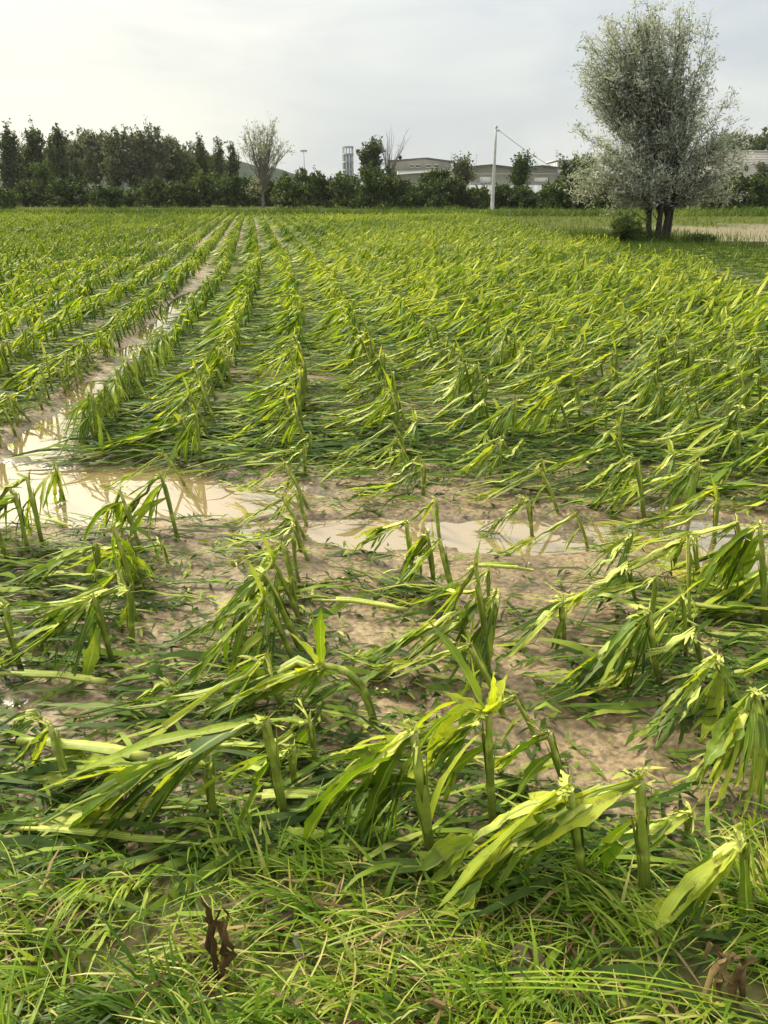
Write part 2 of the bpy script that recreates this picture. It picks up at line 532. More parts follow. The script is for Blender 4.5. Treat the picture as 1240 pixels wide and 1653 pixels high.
r3 = ramp(n, [(0.3, (0.050, 0.058, 0.018)), (0.7, (0.110, 0.125, 0.036))])
l.new(n3.outputs[0], r3.inputs[0])
mg = nd(n, 'ShaderNodeMixRGB'); l.new(cov.outputs['Fac'], mg.inputs[0]); l.new(mm.outputs[0], mg.inputs[1]); l.new(r3.outputs[0], mg.inputs[2])
wr = nd(n, 'ShaderNodeMapRange'); l.new(sx.outputs['Z'], wr.inputs[0])
wr.inputs[1].default_value = 0.001; wr.inputs[2].default_value = 0.030; wr.inputs[3].default_value = 0.16; wr.inputs[4].default_value = 0.62
wd = nd(n, 'ShaderNodeMapRange'); l.new(sx.outputs['Z'], wd.inputs[0])
wd.inputs[1].default_value = 0.0; wd.inputs[2].default_value = 0.026; wd.inputs[3].default_value = 0.58; wd.inputs[4].default_value = 1.08
wm_ = nd(n, 'ShaderNodeMixRGB', blend_type='MULTIPLY'); wm_.inputs[0].default_value = 1
l.new(mm.outputs[0], wm_.inputs[1]); l.new(wd.outputs[0], wm_.inputs[2]); l.new(wm_.outputs[0], mg.inputs[1])
rn = nd(n, 'ShaderNodeMath', operation='MULTIPLY_ADD'); l.new(n1.outputs[0], rn.inputs[0]); rn.inputs[1].default_value = 0.5
ws = nd(n, 'ShaderNodeMath', operation='SUBTRACT'); l.new(wr.outputs[0], ws.inputs[0]); ws.inputs[1].default_value = 0.22
l.new(ws.outputs[0], rn.inputs[2])
bs = nd(n, 'ShaderNodeBsdfPrincipled')
sv = nd(n, 'ShaderNodeMapRange'); l.new(cov.outputs['Fac'], sv.inputs[0]); sv.inputs[3].default_value = 0.5; sv.inputs[4].default_value = 0.0
l.new(sv.outputs[0], bs.inputs['Specular IOR Level'])
l.new(mg.outputs[0], bs.inputs['Base Color']); l.new(rn.outputs[0], bs.inputs['Roughness'])
bp = nd(n, 'ShaderNodeBump'); bp.inputs['Strength'].default_value = 0.55; bp.inputs['Distance'].default_value = 0.008
l.new(n2.outputs[0], bp.inputs['Height']); l.new(bp.outputs[0], bs.inputs['Normal'])
l.new(bs.outputs[0], o.inputs[0])
M['mud'] = m
# silty puddle water
m, n, l, o = new_mat('silty_water')
df = nd(n, 'ShaderNodeBsdfDiffuse'); df.inputs[0].default_value = (0.27, 0.195, 0.10, 1)
gl = nd(n, 'ShaderNodeBsdfGlossy'); gl.inputs['Roughness'].default_value = 0.03; gl.inputs[0].default_value = (.97, .91, .79, 1)
frn = nd(n, 'ShaderNodeFresnel'); frn.inputs[0].default_value = 1.45
fm = nd(n, 'ShaderNodeMath', operation='MULTIPLY_ADD'); fm.use_clamp = True
l.new(frn.outputs[0], fm.inputs[0]); fm.inputs[1].default_value = 1.5; fm.inputs[2].default_value = 0.22
geo = nd(n, 'ShaderNodeNewGeometry')
nw = nd(n, 'ShaderNodeTexNoise'); nw.inputs['Scale'].default_value = 6; nw.inputs['Detail'].default_value = 2
l.new(geo.outputs['Position'], nw.inputs['Vector'])
bp = nd(n, 'ShaderNodeBump'); bp.inputs['Strength'].default_value = 0.03; bp.inputs['Distance'].default_value = 0.01
l.new(nw.outputs[0], bp.inputs['Height']); l.new(bp.outputs[0], gl.inputs['Normal'])
ms = nd(n, 'ShaderNodeMixShader')
l.new(fm.outputs[0], ms.inputs[0]); l.new(df.outputs[0], ms.inputs[1]); l.new(gl.outputs[0], ms.inputs[2])
l.new(ms.outputs[0], o.inputs[0])
M['water'] = m

# ------------------------------------------------------------------ ground sheet, water, hill
Ys = [-4.0]
while Ys[-1] < 5000:
    y = Ys[-1]
    Ys.append(y + (0.2 if y < 0.3 else 0.011 + 0.0075 * max(y - 0.5, 0)))
Ys = np.array(Ys)
NC = 420
s = np.linspace(-1, 1, NC)
Yg, Sg = np.meshgrid(Ys, s, indexing='ij')
Xg = Sg * (2.0 + 0.85 * np.maximum(Yg, 0))
Zg = ground_z(Xg, Yg)


def sward(X, Y):
    """grass cover beyond the field, along its right edge and on the verge"""
    nz = fbm(X * .35, Y * .12, 21, 3)
    far = sstep(74, 82, Y + nz * 6)
    right = sstep(7.4, 8.6, X + nz * 1.2) * sstep(14, 18, Y) * (1 - .62 * sstep(11.8, 13.5, X + nz * 2) * sstep(22, 25, Y) * (1 - sstep(42, 54, Y + nz * 8)))
    p = gnd(60, 345)
    bare = 0 * np.exp(-(((X - p[0]) / 13) ** 2 + ((Y - p[1] + 6) / 7) ** 4))
    verge = (1 - sstep(1.45, 1.80, Y + 0.12 * fbm(X * 4, Y * 4, 12, 3))) * 0.85
    return np.clip(np.maximum(np.maximum(far, right) - bare, verge), 0, 1)


i, j = np.meshgrid(np.arange(len(Ys) - 1), np.arange(NC - 1), indexing='ij')
Q = np.stack([i * NC + j, i * NC + j + 1, (i + 1) * NC + j + 1, (i + 1) * NC + j], -1).reshape(-1, 4)
Vg = np.stack([Xg, Yg, Zg], -1).reshape(-1, 3)
ground = link('ground', mesh_from('ground', Vg, Q, np.zeros((len(Vg), 2)), sward(Xg, Yg).ravel(), M['mud']))
tag(ground, 'muddy tan field soil washed smooth around the puddles', 'ground', kind='structure')

mb = MB()
for (x0, x1, y0, y1) in [(-7.5, 2.9, 3.1, 19.0), (9.0, 26.0, 22.0, 36.0)]:
    mb.add([[x0, y0, 0], [x1, y0, 0], [x1, y1, 0], [x0, y1, 0]], [[0, 1, 2, 3]])
water = mb.build('puddle_water', M['water'])
tag(water, 'still silty cream puddles reflecting the sky between the corn rows', 'water', kind='structure')

# low wooded hill far behind the left trees
mb = MB()
U = np.linspace(-900, 900, 110); Wd = np.linspace(0, 1, 16)
prof = lambda x: 41 * np.exp(-(((x + 245) / 150) ** 2)) + 26 * np.exp(-(((x + 520) / 220) ** 2)) + 7 * np.exp(-((x + 80) / 120) ** 2) + 4.0 * fbm(x * .03, x * 0 + 2, 51, 4)
Xh, Th = np.meshgrid(U, Wd, indexing='ij')
Zh = np.maximum(prof(Xh), 0.5) * np.sin(Th * math.pi / 2) ** .8 + 3.0 * fbm(Xh * .08, Th * 8, 52, 3) * (Th > 0)
Vh = np.stack([Xh, 900 + 260 * Th, Zh], -1).reshape(-1, 3)
i, j = np.meshgrid(np.arange(len(U) - 1), np.arange(len(Wd) - 1), indexing='ij')
nw_ = len(Wd)
mb.add(Vh, np.stack([i * nw_ + j, (i + 1) * nw_ + j, (i + 1) * nw_ + j + 1, i * nw_ + j + 1], -1).reshape(-1, 4))
hill = mb.build('hill', M['hill'])
tag(hill, 'low wooded hill rising behind the dark trees', 'hill', kind='structure')


# ------------------------------------------------------------------ trees
def sample_ell(rg, ells, n):
    w = np.array([e_[6] if len(e_) > 6 else e_[3] * e_[4] * e_[5] for e_ in ells], float)
    idx = rg.choice(len(ells), n, p=w / w.sum())
    E = np.array([e_[:6] for e_ in ells])[idx]
    d = nrmz(rg.normal(size=(n, 3))) * (rg.random((n, 1)) ** (1 / 2.3))
    return E[:, :3] + d * E[:, 3:6]


def bez(a, b, c, n):
    t = np.linspace(0, 1, n)[:, None]
    return (1 - t) ** 2 * a + 2 * t * (1 - t) * b + t ** 2 * c


def tree(name, base, label, cat, ells, leaf_mat, bark_mat, seed, limbs=30, twigs=7, leaves=14, lsize=(.3, .12), trunks=((0, 0),), r0=.2,
         fork=0.25, spread=.5, twig_len=.9, tint=(.5, .25), group=None, sides=5, up=.35, top_light=0.0, leafdir=.7, limb_r=.42):
    """trunk and limbs swept up into ellipsoids, twigs with many small leaf faces; coordinates local to the base"""
    rg = np.random.default_rng(seed)
    t = empty(name, base, label, cat, group)
    wood, lv = MB(), MB()
    ends = sample_ell(rg, ells, limbs)
    zmax = max(e_[2] + e_[5] for e_ in ells)
    for (tx, ty) in trunks:
        top = np.array([tx * 2.2 + rg.normal(0, .1), ty * 2.2, zmax * (fork + .25)])
        n_ = 7
        P = bez(np.array([tx, ty, -0.15]), np.array([tx * 1.05, ty, zmax * fork * .6]), top, n_)
        P[1:-1] += rg.normal(0, r0 * .12, (n_ - 2, 3))
        rr = r0 * (np.linspace(1, .45, n_) + np.array([.35, .06] + [0] * (n_ - 2)))
        tube(wood, P, rr, 8 if sides > 4 else 5, .5)
    for e_ in ends:
        tx, ty = trunks[rg.integers(len(trunks))]
        f = rg.uniform(.35, 1.0) * fork
        st = np.array([tx * (1 + f), ty * (1 + f), min(zmax * f, e_[2] * .8)])
        mid = st * .5 + e_ * .5
        mid[:2] = st[:2] + (e_[:2] - st[:2]) * rg.uniform(spread * .5, spread)
        mid[2] = st[2] + (e_[2] - st[2]) * rg.uniform(.5, .65)
        P = bez(st, mid, e_, 9)
        P[1:-1] += rg.normal(0, .018 * zmax * .3, (7, 3))
        L = np.linalg.norm(e_ - st)
        tube(wood, P, np.linspace(r0 * limb_r, r0 * .05, 9) * min(1.2, .4 + L / zmax), sides, .5, cap=False)
        for k in range(twigs):
            ft = rg.uniform(.35, 1) ** .7
            ii = int(ft * 7.99)
            p0 = P[ii] + (P[ii + 1] - P[ii]) * rg.random()
            dv = nrmz(nrmz(P[ii + 1] - P[ii]) * .8 + rg.normal(0, .6, 3) + np.array([0, 0, up]))
            tl = twig_len * rg.uniform(.5, 1.2)
            p1 = p0 + dv * tl
            tw = bez(p0, p0 + dv * tl * .5 + rg.normal(0, .05 * tl, 3), p1 + np.array([0, 0, -.12 * tl]), 4)
            if r0 > 0.03:
                tube(wood, tw, np.linspace(r0 * .07, r0 * .02, 4), 3, .5, cap=False)
            if leaves:
                nl = max(1, int(leaves * rg.uniform(.6, 1.4)))
                tt = rg.random(nl) ** .8
                cen = tw[0] + (tw[-1] - tw[0]) * tt[:, None] + rg.normal(0, .13 * twig_len, (nl, 3))
                dirs = dv * leafdir + rg.normal(0, .6, (nl, 3))
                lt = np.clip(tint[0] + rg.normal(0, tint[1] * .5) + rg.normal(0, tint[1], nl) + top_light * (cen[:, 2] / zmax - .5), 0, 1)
                diamonds(lv, cen, dirs, lsize[0] * rg.uniform(.6, 1.4, nl), lsize[1] * rg.uniform(.6, 1.4, nl), lt, rg)
    if bark_mat is not None:
        wood.build('trunk', bark_mat, t)
    if leaves:
        lv.build('crown', leaf_mat, t, smooth=False)
    return t


def px_ell(u, v, du, dv, Y, base, depth=None):
    """ellipsoid given where it stands: centre and half-sizes in metres at distance Y"""
    p = at(u, v, Y)
    kx = Y * cp / F * 1.02
    kz = Y / (F / cp ** 2)
    return (p[0] - base[0], 0.0, p[2], du * kx, (depth or du * kx), dv * kz)


def wood_at(u, Y):
    p = at(u, 330, Y)
    return np.array([p[0], Y, 0.0])


# the big silvery willow at the field edge
WY = 32.5
wb = wood_at(1070, WY)
E = lambda u, v, du, dv, w=None, dep=None: (*px_ell(u, v, du, dv, WY, wb, dep), w or du * dv)
ells = [E(1030, 85, 62, 88, 5000), E(1000, 70, 46, 56, 2600), E(1085, 40, 46, 46, 1500), E(960, 120, 36, 50, 2000), E(975, 140, 48, 62, 4200), E(955, 240, 48, 60, 3000), E(1040, 240, 75, 70, 5200), E(1112, 65, 34, 78, 1000),
        E(1125, 190, 50, 70, 1600), E(1165, 175, 36, 58, 650), E(1140, 265, 62, 50, 2800), E(985, 300, 72, 34, 3800), E(1170, 285, 45, 38, 1600), E(1060, 300, 60, 26, 1500), E(1140, 312, 48, 24, 1300), E(1115, 135, 44, 60, 1100), E(1142, 225, 50, 52, 1200)]
tree('willow_tree', wb, 'large silvery grey willow with several dark trunks at the right edge of the field', 'tree', ells, M['willow'], M['bark'], 11,
     limbs=190, twigs=17, leaves=22, limb_r=.22, lsize=(.155, .036), trunks=((-.38, .1), (-.1, -.15), (.22, .05), (.40, .2)), r0=.125, fork=.22, spread=.36, twig_len=.75,
     tint=(.58, .27), sides=5, up=.30, leafdir=.35)

# (u centre, v top, half width, v base-of-crown, distance, kind, label)
TREES = [
    (17, 206, 18, 300, 150, 'poplar', 'dark columnar poplar, leftmost tree of the wood'),
    (57, 201, 19, 300, 155, 'poplar', 'dark columnar poplar with blunt top, second from the left end of the wood'),
    (95, 205, 18, 290, 150, 'poplar', 'dark columnar poplar with pointed top beside the broad grey trees'),
    (132, 207, 20, 290, 165, 'grey', 'slim grey green tree just right of the three poplars'),
    (160, 193, 27, 295, 160, 'grey', 'tallest grey green tree of the wood, crown with a spiky top'),
    (192, 206, 26, 300, 150, 'grey', 'broad dull green tree right of the tallest tree of the wood'),
    (222, 212, 24, 300, 158, 'dark', 'dark tree with a rounded crown in the middle of the wood'),
    (248, 203, 27, 300, 150, 'grey', 'tall open crowned tree with pale limbs showing in the wood'),
    (276, 222, 20, 290, 160, 'dark', 'narrow dark tree at the right shoulder of the wood'),
    (38, 232, 20, 300, 172, 'grey', 'dull green tree filling the gap between the first two poplars'),
    (78, 228, 20, 300, 174, 'grey', 'dull green tree filling the gap left of the pointed poplar'),
    (112, 222, 20, 300, 172, 'dark', 'dark tree between the pointed poplar and the slim grey tree'),
    (295, 228, 22, 300, 168, 'grey', 'dull green tree with flat top right of the narrow dark tree'),
    (338, 244, 24, 300, 168, 'dark', 'broad dark tree between the two pines'),
    (310, 232, 18, 300, 172, 'dark', 'small dark tree in front of the hill notch'),
    (323, 217, 15, 290, 165, 'conifer', 'ragged dark tree with spiky top beside the hill notch'),
    (352, 226, 18, 300, 160, 'conifer', 'dark pine with feathery top left of the silver tree'),
    (374, 235, 14, 300, 165, 'conifer', 'short dark pine close against the silver tree'),
    (598, 228, 20, 300, 120, 'dark', 'leafy tree with a thin top left of the bare tree'),
    (748, 254, 17, 310, 118, 'grey', 'small pale feathery tree left of the concrete pole'),
    (841, 248, 15, 300, 118, 'bush', 'wind blown small tree with leaning crown right of the concrete pole'),
    (698, 276, 22, 310, 125, 'bush', 'low dark tree in front of the factory with white roof'),
    (926, 246, 32, 320, 95, 'bush', 'rounded green tree half hidden behind the left side of the willow'),
    (1190, 216, 26, 262, 210, 'dark', 'dark tree crown showing behind the white building'),
    (1228, 210, 26, 262, 205, 'dark', 'dark tree rising at the right border behind the white building'),
    (1236, 262, 14, 320, 120, 'grey', 'small tree at the right border in front of the white building'),
]
for q_, (u, vt, hw, vb, Y, kind, lab) in enumerate(TREES):
    b = wood_at(u, Y)
    hgt = (vb - vt) / 2
    if Y > 140: hw *= 1.12 if kind == 'poplar' else 1.35
    if Y > 140 and Y < 200: vb += 12; hgt = (vb - vt) / 2
    if kind == 'poplar':
        el = [(*px_ell(u, vt + 45, hw * .95, 45, Y, b), 3), (*px_ell(u + 1, vt + 80, hw, 40, Y, b), 3), (*px_ell(u - 3, vt + 16, hw * .55, 18, Y, b), .8), (*px_ell(u + 6, vt + 24, hw * .5, 18, Y, b), .6)]
        kw = dict(limbs=95, twigs=8, leaves=13, lsize=(.42, .26), r0=.25, fork=.2, spread=.4, twig_len=1.3, up=.7)
        lm, bm = M['tree_dark'], M['bark']
    elif kind == 'conifer':
        el = [(*px_ell(u + rng.normal(0, 2), vt + f * (vb - vt), hw * (.25 + .8 * f), 11, Y, b), .3 + f) for f in (.08, .22, .36, .5, .65, .8, .95)]
        kw = dict(limbs=70, twigs=6, leaves=12, lsize=(.5, .16), r0=.18, fork=.5, spread=.8, twig_len=1.1, up=.05)
        lm, bm = M['tree_dark'], M['bark']
    else:
        el = [(*px_ell(u, vt + hgt, hw * .95, hgt, Y, b), 3)]
        for z_ in range(4):
            el.append((*px_ell(u + rng.uniform(-.7, .7) * hw, vt + hgt * rng.uniform(.25, 1.2), hw * .5, hgt * .3, Y, b), .9))
        if kind == 'bush' and u == 841:
            el = [(*px_ell(u + 2, vt + 14, 14, 13, Y, b), 2), (*px_ell(u - 6, vt + 34, 10, 16, Y, b), 1), (*px_ell(u + 2, vt + 60, 16, 14, Y, b), 1)]
        kw = dict(limbs=95, twigs=8, leaves=12, lsize=(.45, .24), r0=.2, fork=.3, spread=.5, twig_len=1.3, up=.45)
        lm = {'grey': M['tree_grey'], 'dark': M['tree_dark'], 'bush': M['bush']}[kind]
        bm = M['bark_pale'] if u in (248, 160) else M['bark']
    sc = Y / 150
    kw['lsize'] = tuple(a * max(sc, .75) for a in kw['lsize']); kw['twig_len'] *= max(sc, .7)
    if u in (748, 841): kw.update(limbs=48, twigs=6, twig_len=1.5)
    tree({'poplar': 'poplar_tree', 'conifer': 'pine_tree'}.get(kind, 'tree'), b, lab, 'tree', el, lm, bm, 100 + q_, tint=(.45, .25), sides=4, group='trees behind the field', **kw)

# silver, half bare tree in the gap
sb = wood_at(425, 125)
el = [(*px_ell(425, 232, 44, 38, 125, sb), 3), (*px_ell(418, 215, 24, 22, 125, sb), 1.6), (*px_ell(456, 236, 18, 14, 125, sb), .9), (*px_ell(394, 228, 16, 16, 125, sb), .9), (*px_ell(408, 300, 20, 22, 125, sb), 1.2), (*px_ell(440, 205, 12, 14, 125, sb), .7)]
tree('silver_tree', sb, 'thin silvery tree with a fan of pale limbs against the sky', 'tree', el, M['silver'], M['bark_pale'], 201, limbs=85, twigs=6, leaves=6, lsize=(.34, .11),
     r0=.21, fork=.42, spread=.8, twig_len=1.2, tint=(.55, .3), sides=4, up=.4)
# dead bare tree
bb = wood_at(628, 118)
el = [(*px_ell(625, 230, 20, 28, 118, bb), 3), (*px_ell(655, 228, 10, 24, 118, bb), 1), (*px_ell(612, 250, 14, 16, 118, bb), 1)]
tree('bare_tree', bb, 'leafless dead tree with thin upright branches beside the factory', 'tree', el, M['silver'], M['bark_pale'], 202, limbs=26, twigs=5, leaves=0, r0=.19, fork=.4, spread=.45, twig_len=1.2, sides=4, up=.8)
# dark round clump in its crown
mb = MB()
p = at(646, 254, 118)
th = np.linspace(0, math.pi, 9)
P = np.stack([np.zeros(9), np.zeros(9), -np.cos(th) * .27], -1)
tube(mb, P, np.maximum(np.sin(th) * .27, .02) * (1 + .15 * np.sin(np.arange(9) * 5)), 8)
ob = mb.build('nest', M['bark']); ob.location = p
tag(ob, 'small dark round clump caught in the bare tree', 'nest')

# bushes in front of the wood and along the back of the field
BUSH = [
    (8, 306, 14, 112, 'pale', 'small pale bush at the left border below the poplars'),
    (66, 258, 24, 135, 'lit', 'tall bush with lit top below the second poplar'),
    (118, 278, 34, 130, 'dark', 'wide dark bush in front of the tall grey trees'),
    (45, 292, 24, 132, 'dark', 'low dark bush at the foot of the poplars'),
    (174, 292, 24, 118, 'dark', 'rounded dark bush standing forward of the wood'),
    (212, 300, 22, 128, 'lit', 'low green bush between two rounded dark bushes'),
    (256, 283, 28, 125, 'dark', 'dark bush below the open crowned tree'),
    (300, 290, 26, 128, 'dark', 'dark bush left of the pale thin trunk'),
    (340, 264, 30, 130, 'lit', 'tall dense bush in front of the pines'),
    (378, 276, 24, 128, 'dark', 'dark bush left of the silver tree'),
    (426, 284, 26, 140, 'dark', 'dark bush showing behind the silver tree trunk'),
    (404, 290, 22, 138, 'lit', 'low bush touching the left of the silver tree'),
    (466, 284, 24, 118, 'lit', 'green bush just right of the silver tree'),
    (496, 266, 30, 128, 'dark', 'broad dark bush below the lamp mast'),
    (536, 272, 32, 124, 'dark', 'broad dark bush left of the grey tower'),
    (574, 276, 30, 118, 'lit', 'dense bush below the grey tower'),
    (604, 266, 26, 112, 'dark', 'dark bush at the foot of the leafy tree'),
    (640, 288, 28, 110, 'dark', 'dark bush below the bare tree'),
    (672, 296, 24, 112, 'lit', 'low bush in front of the factory wall'),
    (706, 292, 28, 110, 'dark', 'dark bush left of the small feathery tree'),
    (742, 296, 24, 112, 'dark', 'dark bush at the foot of the small feathery tree'),
    (772, 306, 18, 114, 'lit', 'low green bush touching the left of the concrete pole'),
    (812, 302, 20, 115, 'dark', 'low dark bush touching the right of the concrete pole'),
    (846, 300, 22, 113, 'dark', 'dark bush below the wind blown small tree'),
    (884, 300, 26, 112, 'lit', 'low bush between the wind blown tree and the willow'),
    (930, 282, 30, 98, 'dark', 'dark bush below the rounded tree behind the willow'),
    (985, 296, 32, 105, 'dark', 'dark bush seen through the left side of the willow'),
    (1040, 294, 32, 108, 'dark', 'dark bush seen behind the willow trunks'),
    (1100, 290, 34, 108, 'dark', 'dark bush right of the willow trunks'),
    (1160, 288, 32, 104, 'dark', 'dark bush behind the right skirt of the willow'),
    (1205, 274, 26, 106, 'dark', 'dark hedge bush below the white building'),
    (1242, 268, 26, 102, 'dark', 'dark hedge bush at the right border'),
]
BUSH += [(1010, 340, 40, 31.5, 'lit', 'rough low bush of suckers at the left foot of the willow'), (1128, 384, 26, 32.5, 'dark', 'low tangle of weeds at the right foot of the willow')]
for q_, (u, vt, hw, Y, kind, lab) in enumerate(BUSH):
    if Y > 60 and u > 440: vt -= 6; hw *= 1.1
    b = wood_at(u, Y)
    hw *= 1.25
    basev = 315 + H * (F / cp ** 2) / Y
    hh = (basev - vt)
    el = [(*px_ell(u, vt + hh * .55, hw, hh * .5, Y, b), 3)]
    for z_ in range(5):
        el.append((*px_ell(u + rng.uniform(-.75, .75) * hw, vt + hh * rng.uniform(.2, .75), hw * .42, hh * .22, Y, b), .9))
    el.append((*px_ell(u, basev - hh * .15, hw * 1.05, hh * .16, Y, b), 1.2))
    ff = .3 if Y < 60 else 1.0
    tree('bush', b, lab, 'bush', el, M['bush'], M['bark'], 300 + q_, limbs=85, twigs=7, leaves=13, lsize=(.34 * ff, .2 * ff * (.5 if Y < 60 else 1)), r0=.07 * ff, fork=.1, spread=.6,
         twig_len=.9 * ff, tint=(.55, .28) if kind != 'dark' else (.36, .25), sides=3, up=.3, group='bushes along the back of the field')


# ------------------------------------------------------------------ buildings, tower, masts, pole
def quadprism(mb, prof, y0, y1, T=.5):
    """extrude an x-z outline (even count, convex, ordered) along y"""
    n_ = len(prof)
    V = [(x, y0, z) for x, z in prof] + [(x, y1, z) for x, z in prof]
    Q_ = [[k, (k + 1) % n_, n_ + (k + 1) % n_, n_ + k] for k in range(n_)]
    for off in (0, n_):
        Q_ += [[off + s_, off + s_ + 1, off + n_ - 2 - s_, off + n_ - 1 - s_] for s_ in range(n_ // 2 - 1)]
    mb.add(V, Q_, None, T)


def gable_hall(name, label, uL, uR, vL, vP, vR, uP, Y, depth, doors, windows, band=None):
    b = wood_at((uL + uR) / 2, Y)
    xl, xr, xp = (at(q_, 300, Y)[0] - b[0] for q_ in (uL, uR, uP))
    zl, zr, zp = (at(600, q_, Y)[2] for q_ in (vL, vR, vP))
    t = empty(name, b, label, 'factory building')
    mbw = MB()
    quadprism(mbw, [(xl, -0.2), (xr, -0.2), (xr, zr), (xp, zp), (xp - .02, zp), (xl, zl)], 0, depth)
    mbw.build('wall', M['wall'], t, smooth=False)
    mbr = MB()
    th = .5
    quadprism(mbr, [(xl - .6, zl - .02), (xp, zp + .02), (xp, zp + th), (xl - .6, zl + th - .02)], -.7, depth + .5)
    quadprism(mbr, [(xp + .003, zp + .02), (xr + .6, zr - .02), (xr + .6, zr + th - .02), (xp + .003, zp + th)], -.7, depth + .5)
    mbr.build('roof', M['roof'], t, smooth=False)
    for (u0, u1, v0, v1) in doors:
        x0, x1 = at(u0, 300, Y)[0] - b[0], at(u1, 300, Y)[0] - b[0]
        z1, z0 = at(600, v0, Y)[2], at(600, v1, Y)[2]
        m_ = MB(); box(m_, ((x0 + x1) / 2, -.06, (z0 + z1) / 2), (x1 - x0, .12, z1 - z0))
        for k in range(5):
            box(m_, ((x0 + x1) / 2, -.14, z0 + (k + .5) * (z1 - z0) / 5), (x1 - x0 - .1, .05, .05))
        m_.build('door', M['white'], t, smooth=False)
    for (u0, u1, v0, v1) in windows:
        x0, x1 = at(u0, 300, Y)[0] - b[0], at(u1, 300, Y)[0] - b[0]
        z1, z0 = at(600, v0, Y)[2], at(600, v1, Y)[2]
        m_ = MB(); box(m_, ((x0 + x1) / 2, -.03, (z0 + z1) / 2), (x1 - x0, .06, z1 - z0))
        w_ = m_.build('window', M['glass'], t, smooth=False)
        f_ = MB()
        for zz in (z0, z1):
            box(f_, ((x0 + x1) / 2, -.09, zz), (x1 - x0 + .2, .1, .12))
        f_.build('frame', M['white'], w_, smooth=False)
    if band:
        z1, z0 = at(600, band[0], Y)[2], at(600, band[1], Y)[2]
        m_ = MB(); box(m_, ((xl + xr) / 2, -.05, (z0 + z1) / 2), (xr - xl - .1, .1, z1 - z0)); m_.build('band', M['concrete'], t, smooth=False)
    return t


gable_hall('factory_hall', 'grey factory hall with low gable and row of small windows, behind the bare tree', 629, 727, 262, 257.5, 263, 688, 235, 30, [],
           [(662, 667, 266, 270), (671, 677, 266, 270), (688, 694, 266, 270), (700, 706, 266, 270)])
gable_hall('factory_hall', 'wide grey hall with shallow gable and white door behind the concrete pole', 760, 828, 272, 268.8, 273.5, 791, 205, 40,
           [(774, 792, 286, 293.5)], [(776, 780, 294.5, 297), (782, 786, 294.5, 297), (788, 791, 294.5, 297)], (280, 281.5))
gable_hall('factory_hall', 'grey hall with shallow gable and white door, next to the willow', 851, 898, 272.8, 270.2, 273.2, 873, 206, 40,
           [(862, 884, 287, 293.5)], [(845, 851, 285, 287)][:0], (280, 281.5))
# link between the halls
b = wood_at(840, 207)
t = empty('link_building', b, 'low flat grey building joining the two shallow gable halls', 'factory building')
m_ = MB(); x0, x1 = at(828.6, 300, 207)[0] - b[0], at(850.4, 300, 207)[0] - b[0]; zt = at(600, 276, 207)[2]
box(m_, ((x0 + x1) / 2, 10, zt / 2 - .1), (x1 - x0, 20, zt + .2)); m_.build('wall', M['wall'], t, smooth=False)
m_ = MB(); box(m_, ((x0 + x1) / 2, 10, zt + .2), (x1 - x0 - .1, 20.3, .35)); m_.build('roof', M['roof'], t, smooth=False)
# white lower roof in front of the first hall
b = wood_at(700, 222)
t = empty('annex_building', b, 'low annex with bright white roof in front of the grey hall', 'factory building')
x0, x1 = at(645, 300, 222)[0] - b[0], at(758, 300, 222)[0] - b[0]
zl, zr = at(600, 276, 222)[2], at(600, 270, 222)[2]
m_ = MB(); quadprism(m_, [(x0, -.2), (x1, -.2), (x1, zr - .5), (x0, zl - .9)], 0, 10); m_.build('wall', M['wall'], t, smooth=False)
m_ = MB(); quadprism(m_, [(x0 - .5, zl - .85), (x1 + .4, zr - .45), (x1 + .4, zr), (x0 - .5, zl)], -.6, 10.2); m_.build('roof', M['white'], t, smooth=False)
# boundary wall in front of the halls
b = wood_at(800, 190)
t = empty('boundary_wall', b, 'pale concrete panel wall running in front of the factory halls', 'wall')
x0, x1 = at(745, 300, 190)[0] - b[0], at(905, 300, 190)[0] - b[0]; zt = at(600, 298.5, 190)[2]
nb = 14
m_ = MB()
for k in range(nb):
    w_ = (x1 - x0) / nb
    box(m_, (x0 + (k + .5) * w_, 0, zt / 2 - .1), (w_ - .12, .2, zt + .2))
m_.build('panel', M['white'], t, smooth=False)
m_ = MB(); box(m_, ((x0 + x1) / 2, 0, zt + .14), (x1 - x0, .3, .18)); m_.build('coping', M['steel'], t, smooth=False)
# flat block beside the willow
b = wood_at(920, 215)
t = empty('block_building', b, 'grey flat roofed block just left of the willow', 'factory building')
x0, x1 = at(898.6, 300, 215)[0] - b[0], at(945, 300, 215)[0] - b[0]; zt = at(600, 260, 215)[2]
m_ = MB(); box(m_, ((x0 + x1) / 2, 8, zt / 2 - .1), (x1 - x0, 16, zt + .2)); m_.build('wall', M['steel'], t, smooth=False)
m_ = MB(); box(m_, ((x0 + x1) / 2, 8, zt + .2), (x1 - x0 + .4, 16.4, .3)); m_.build('roof', M['concrete'], t, smooth=False)
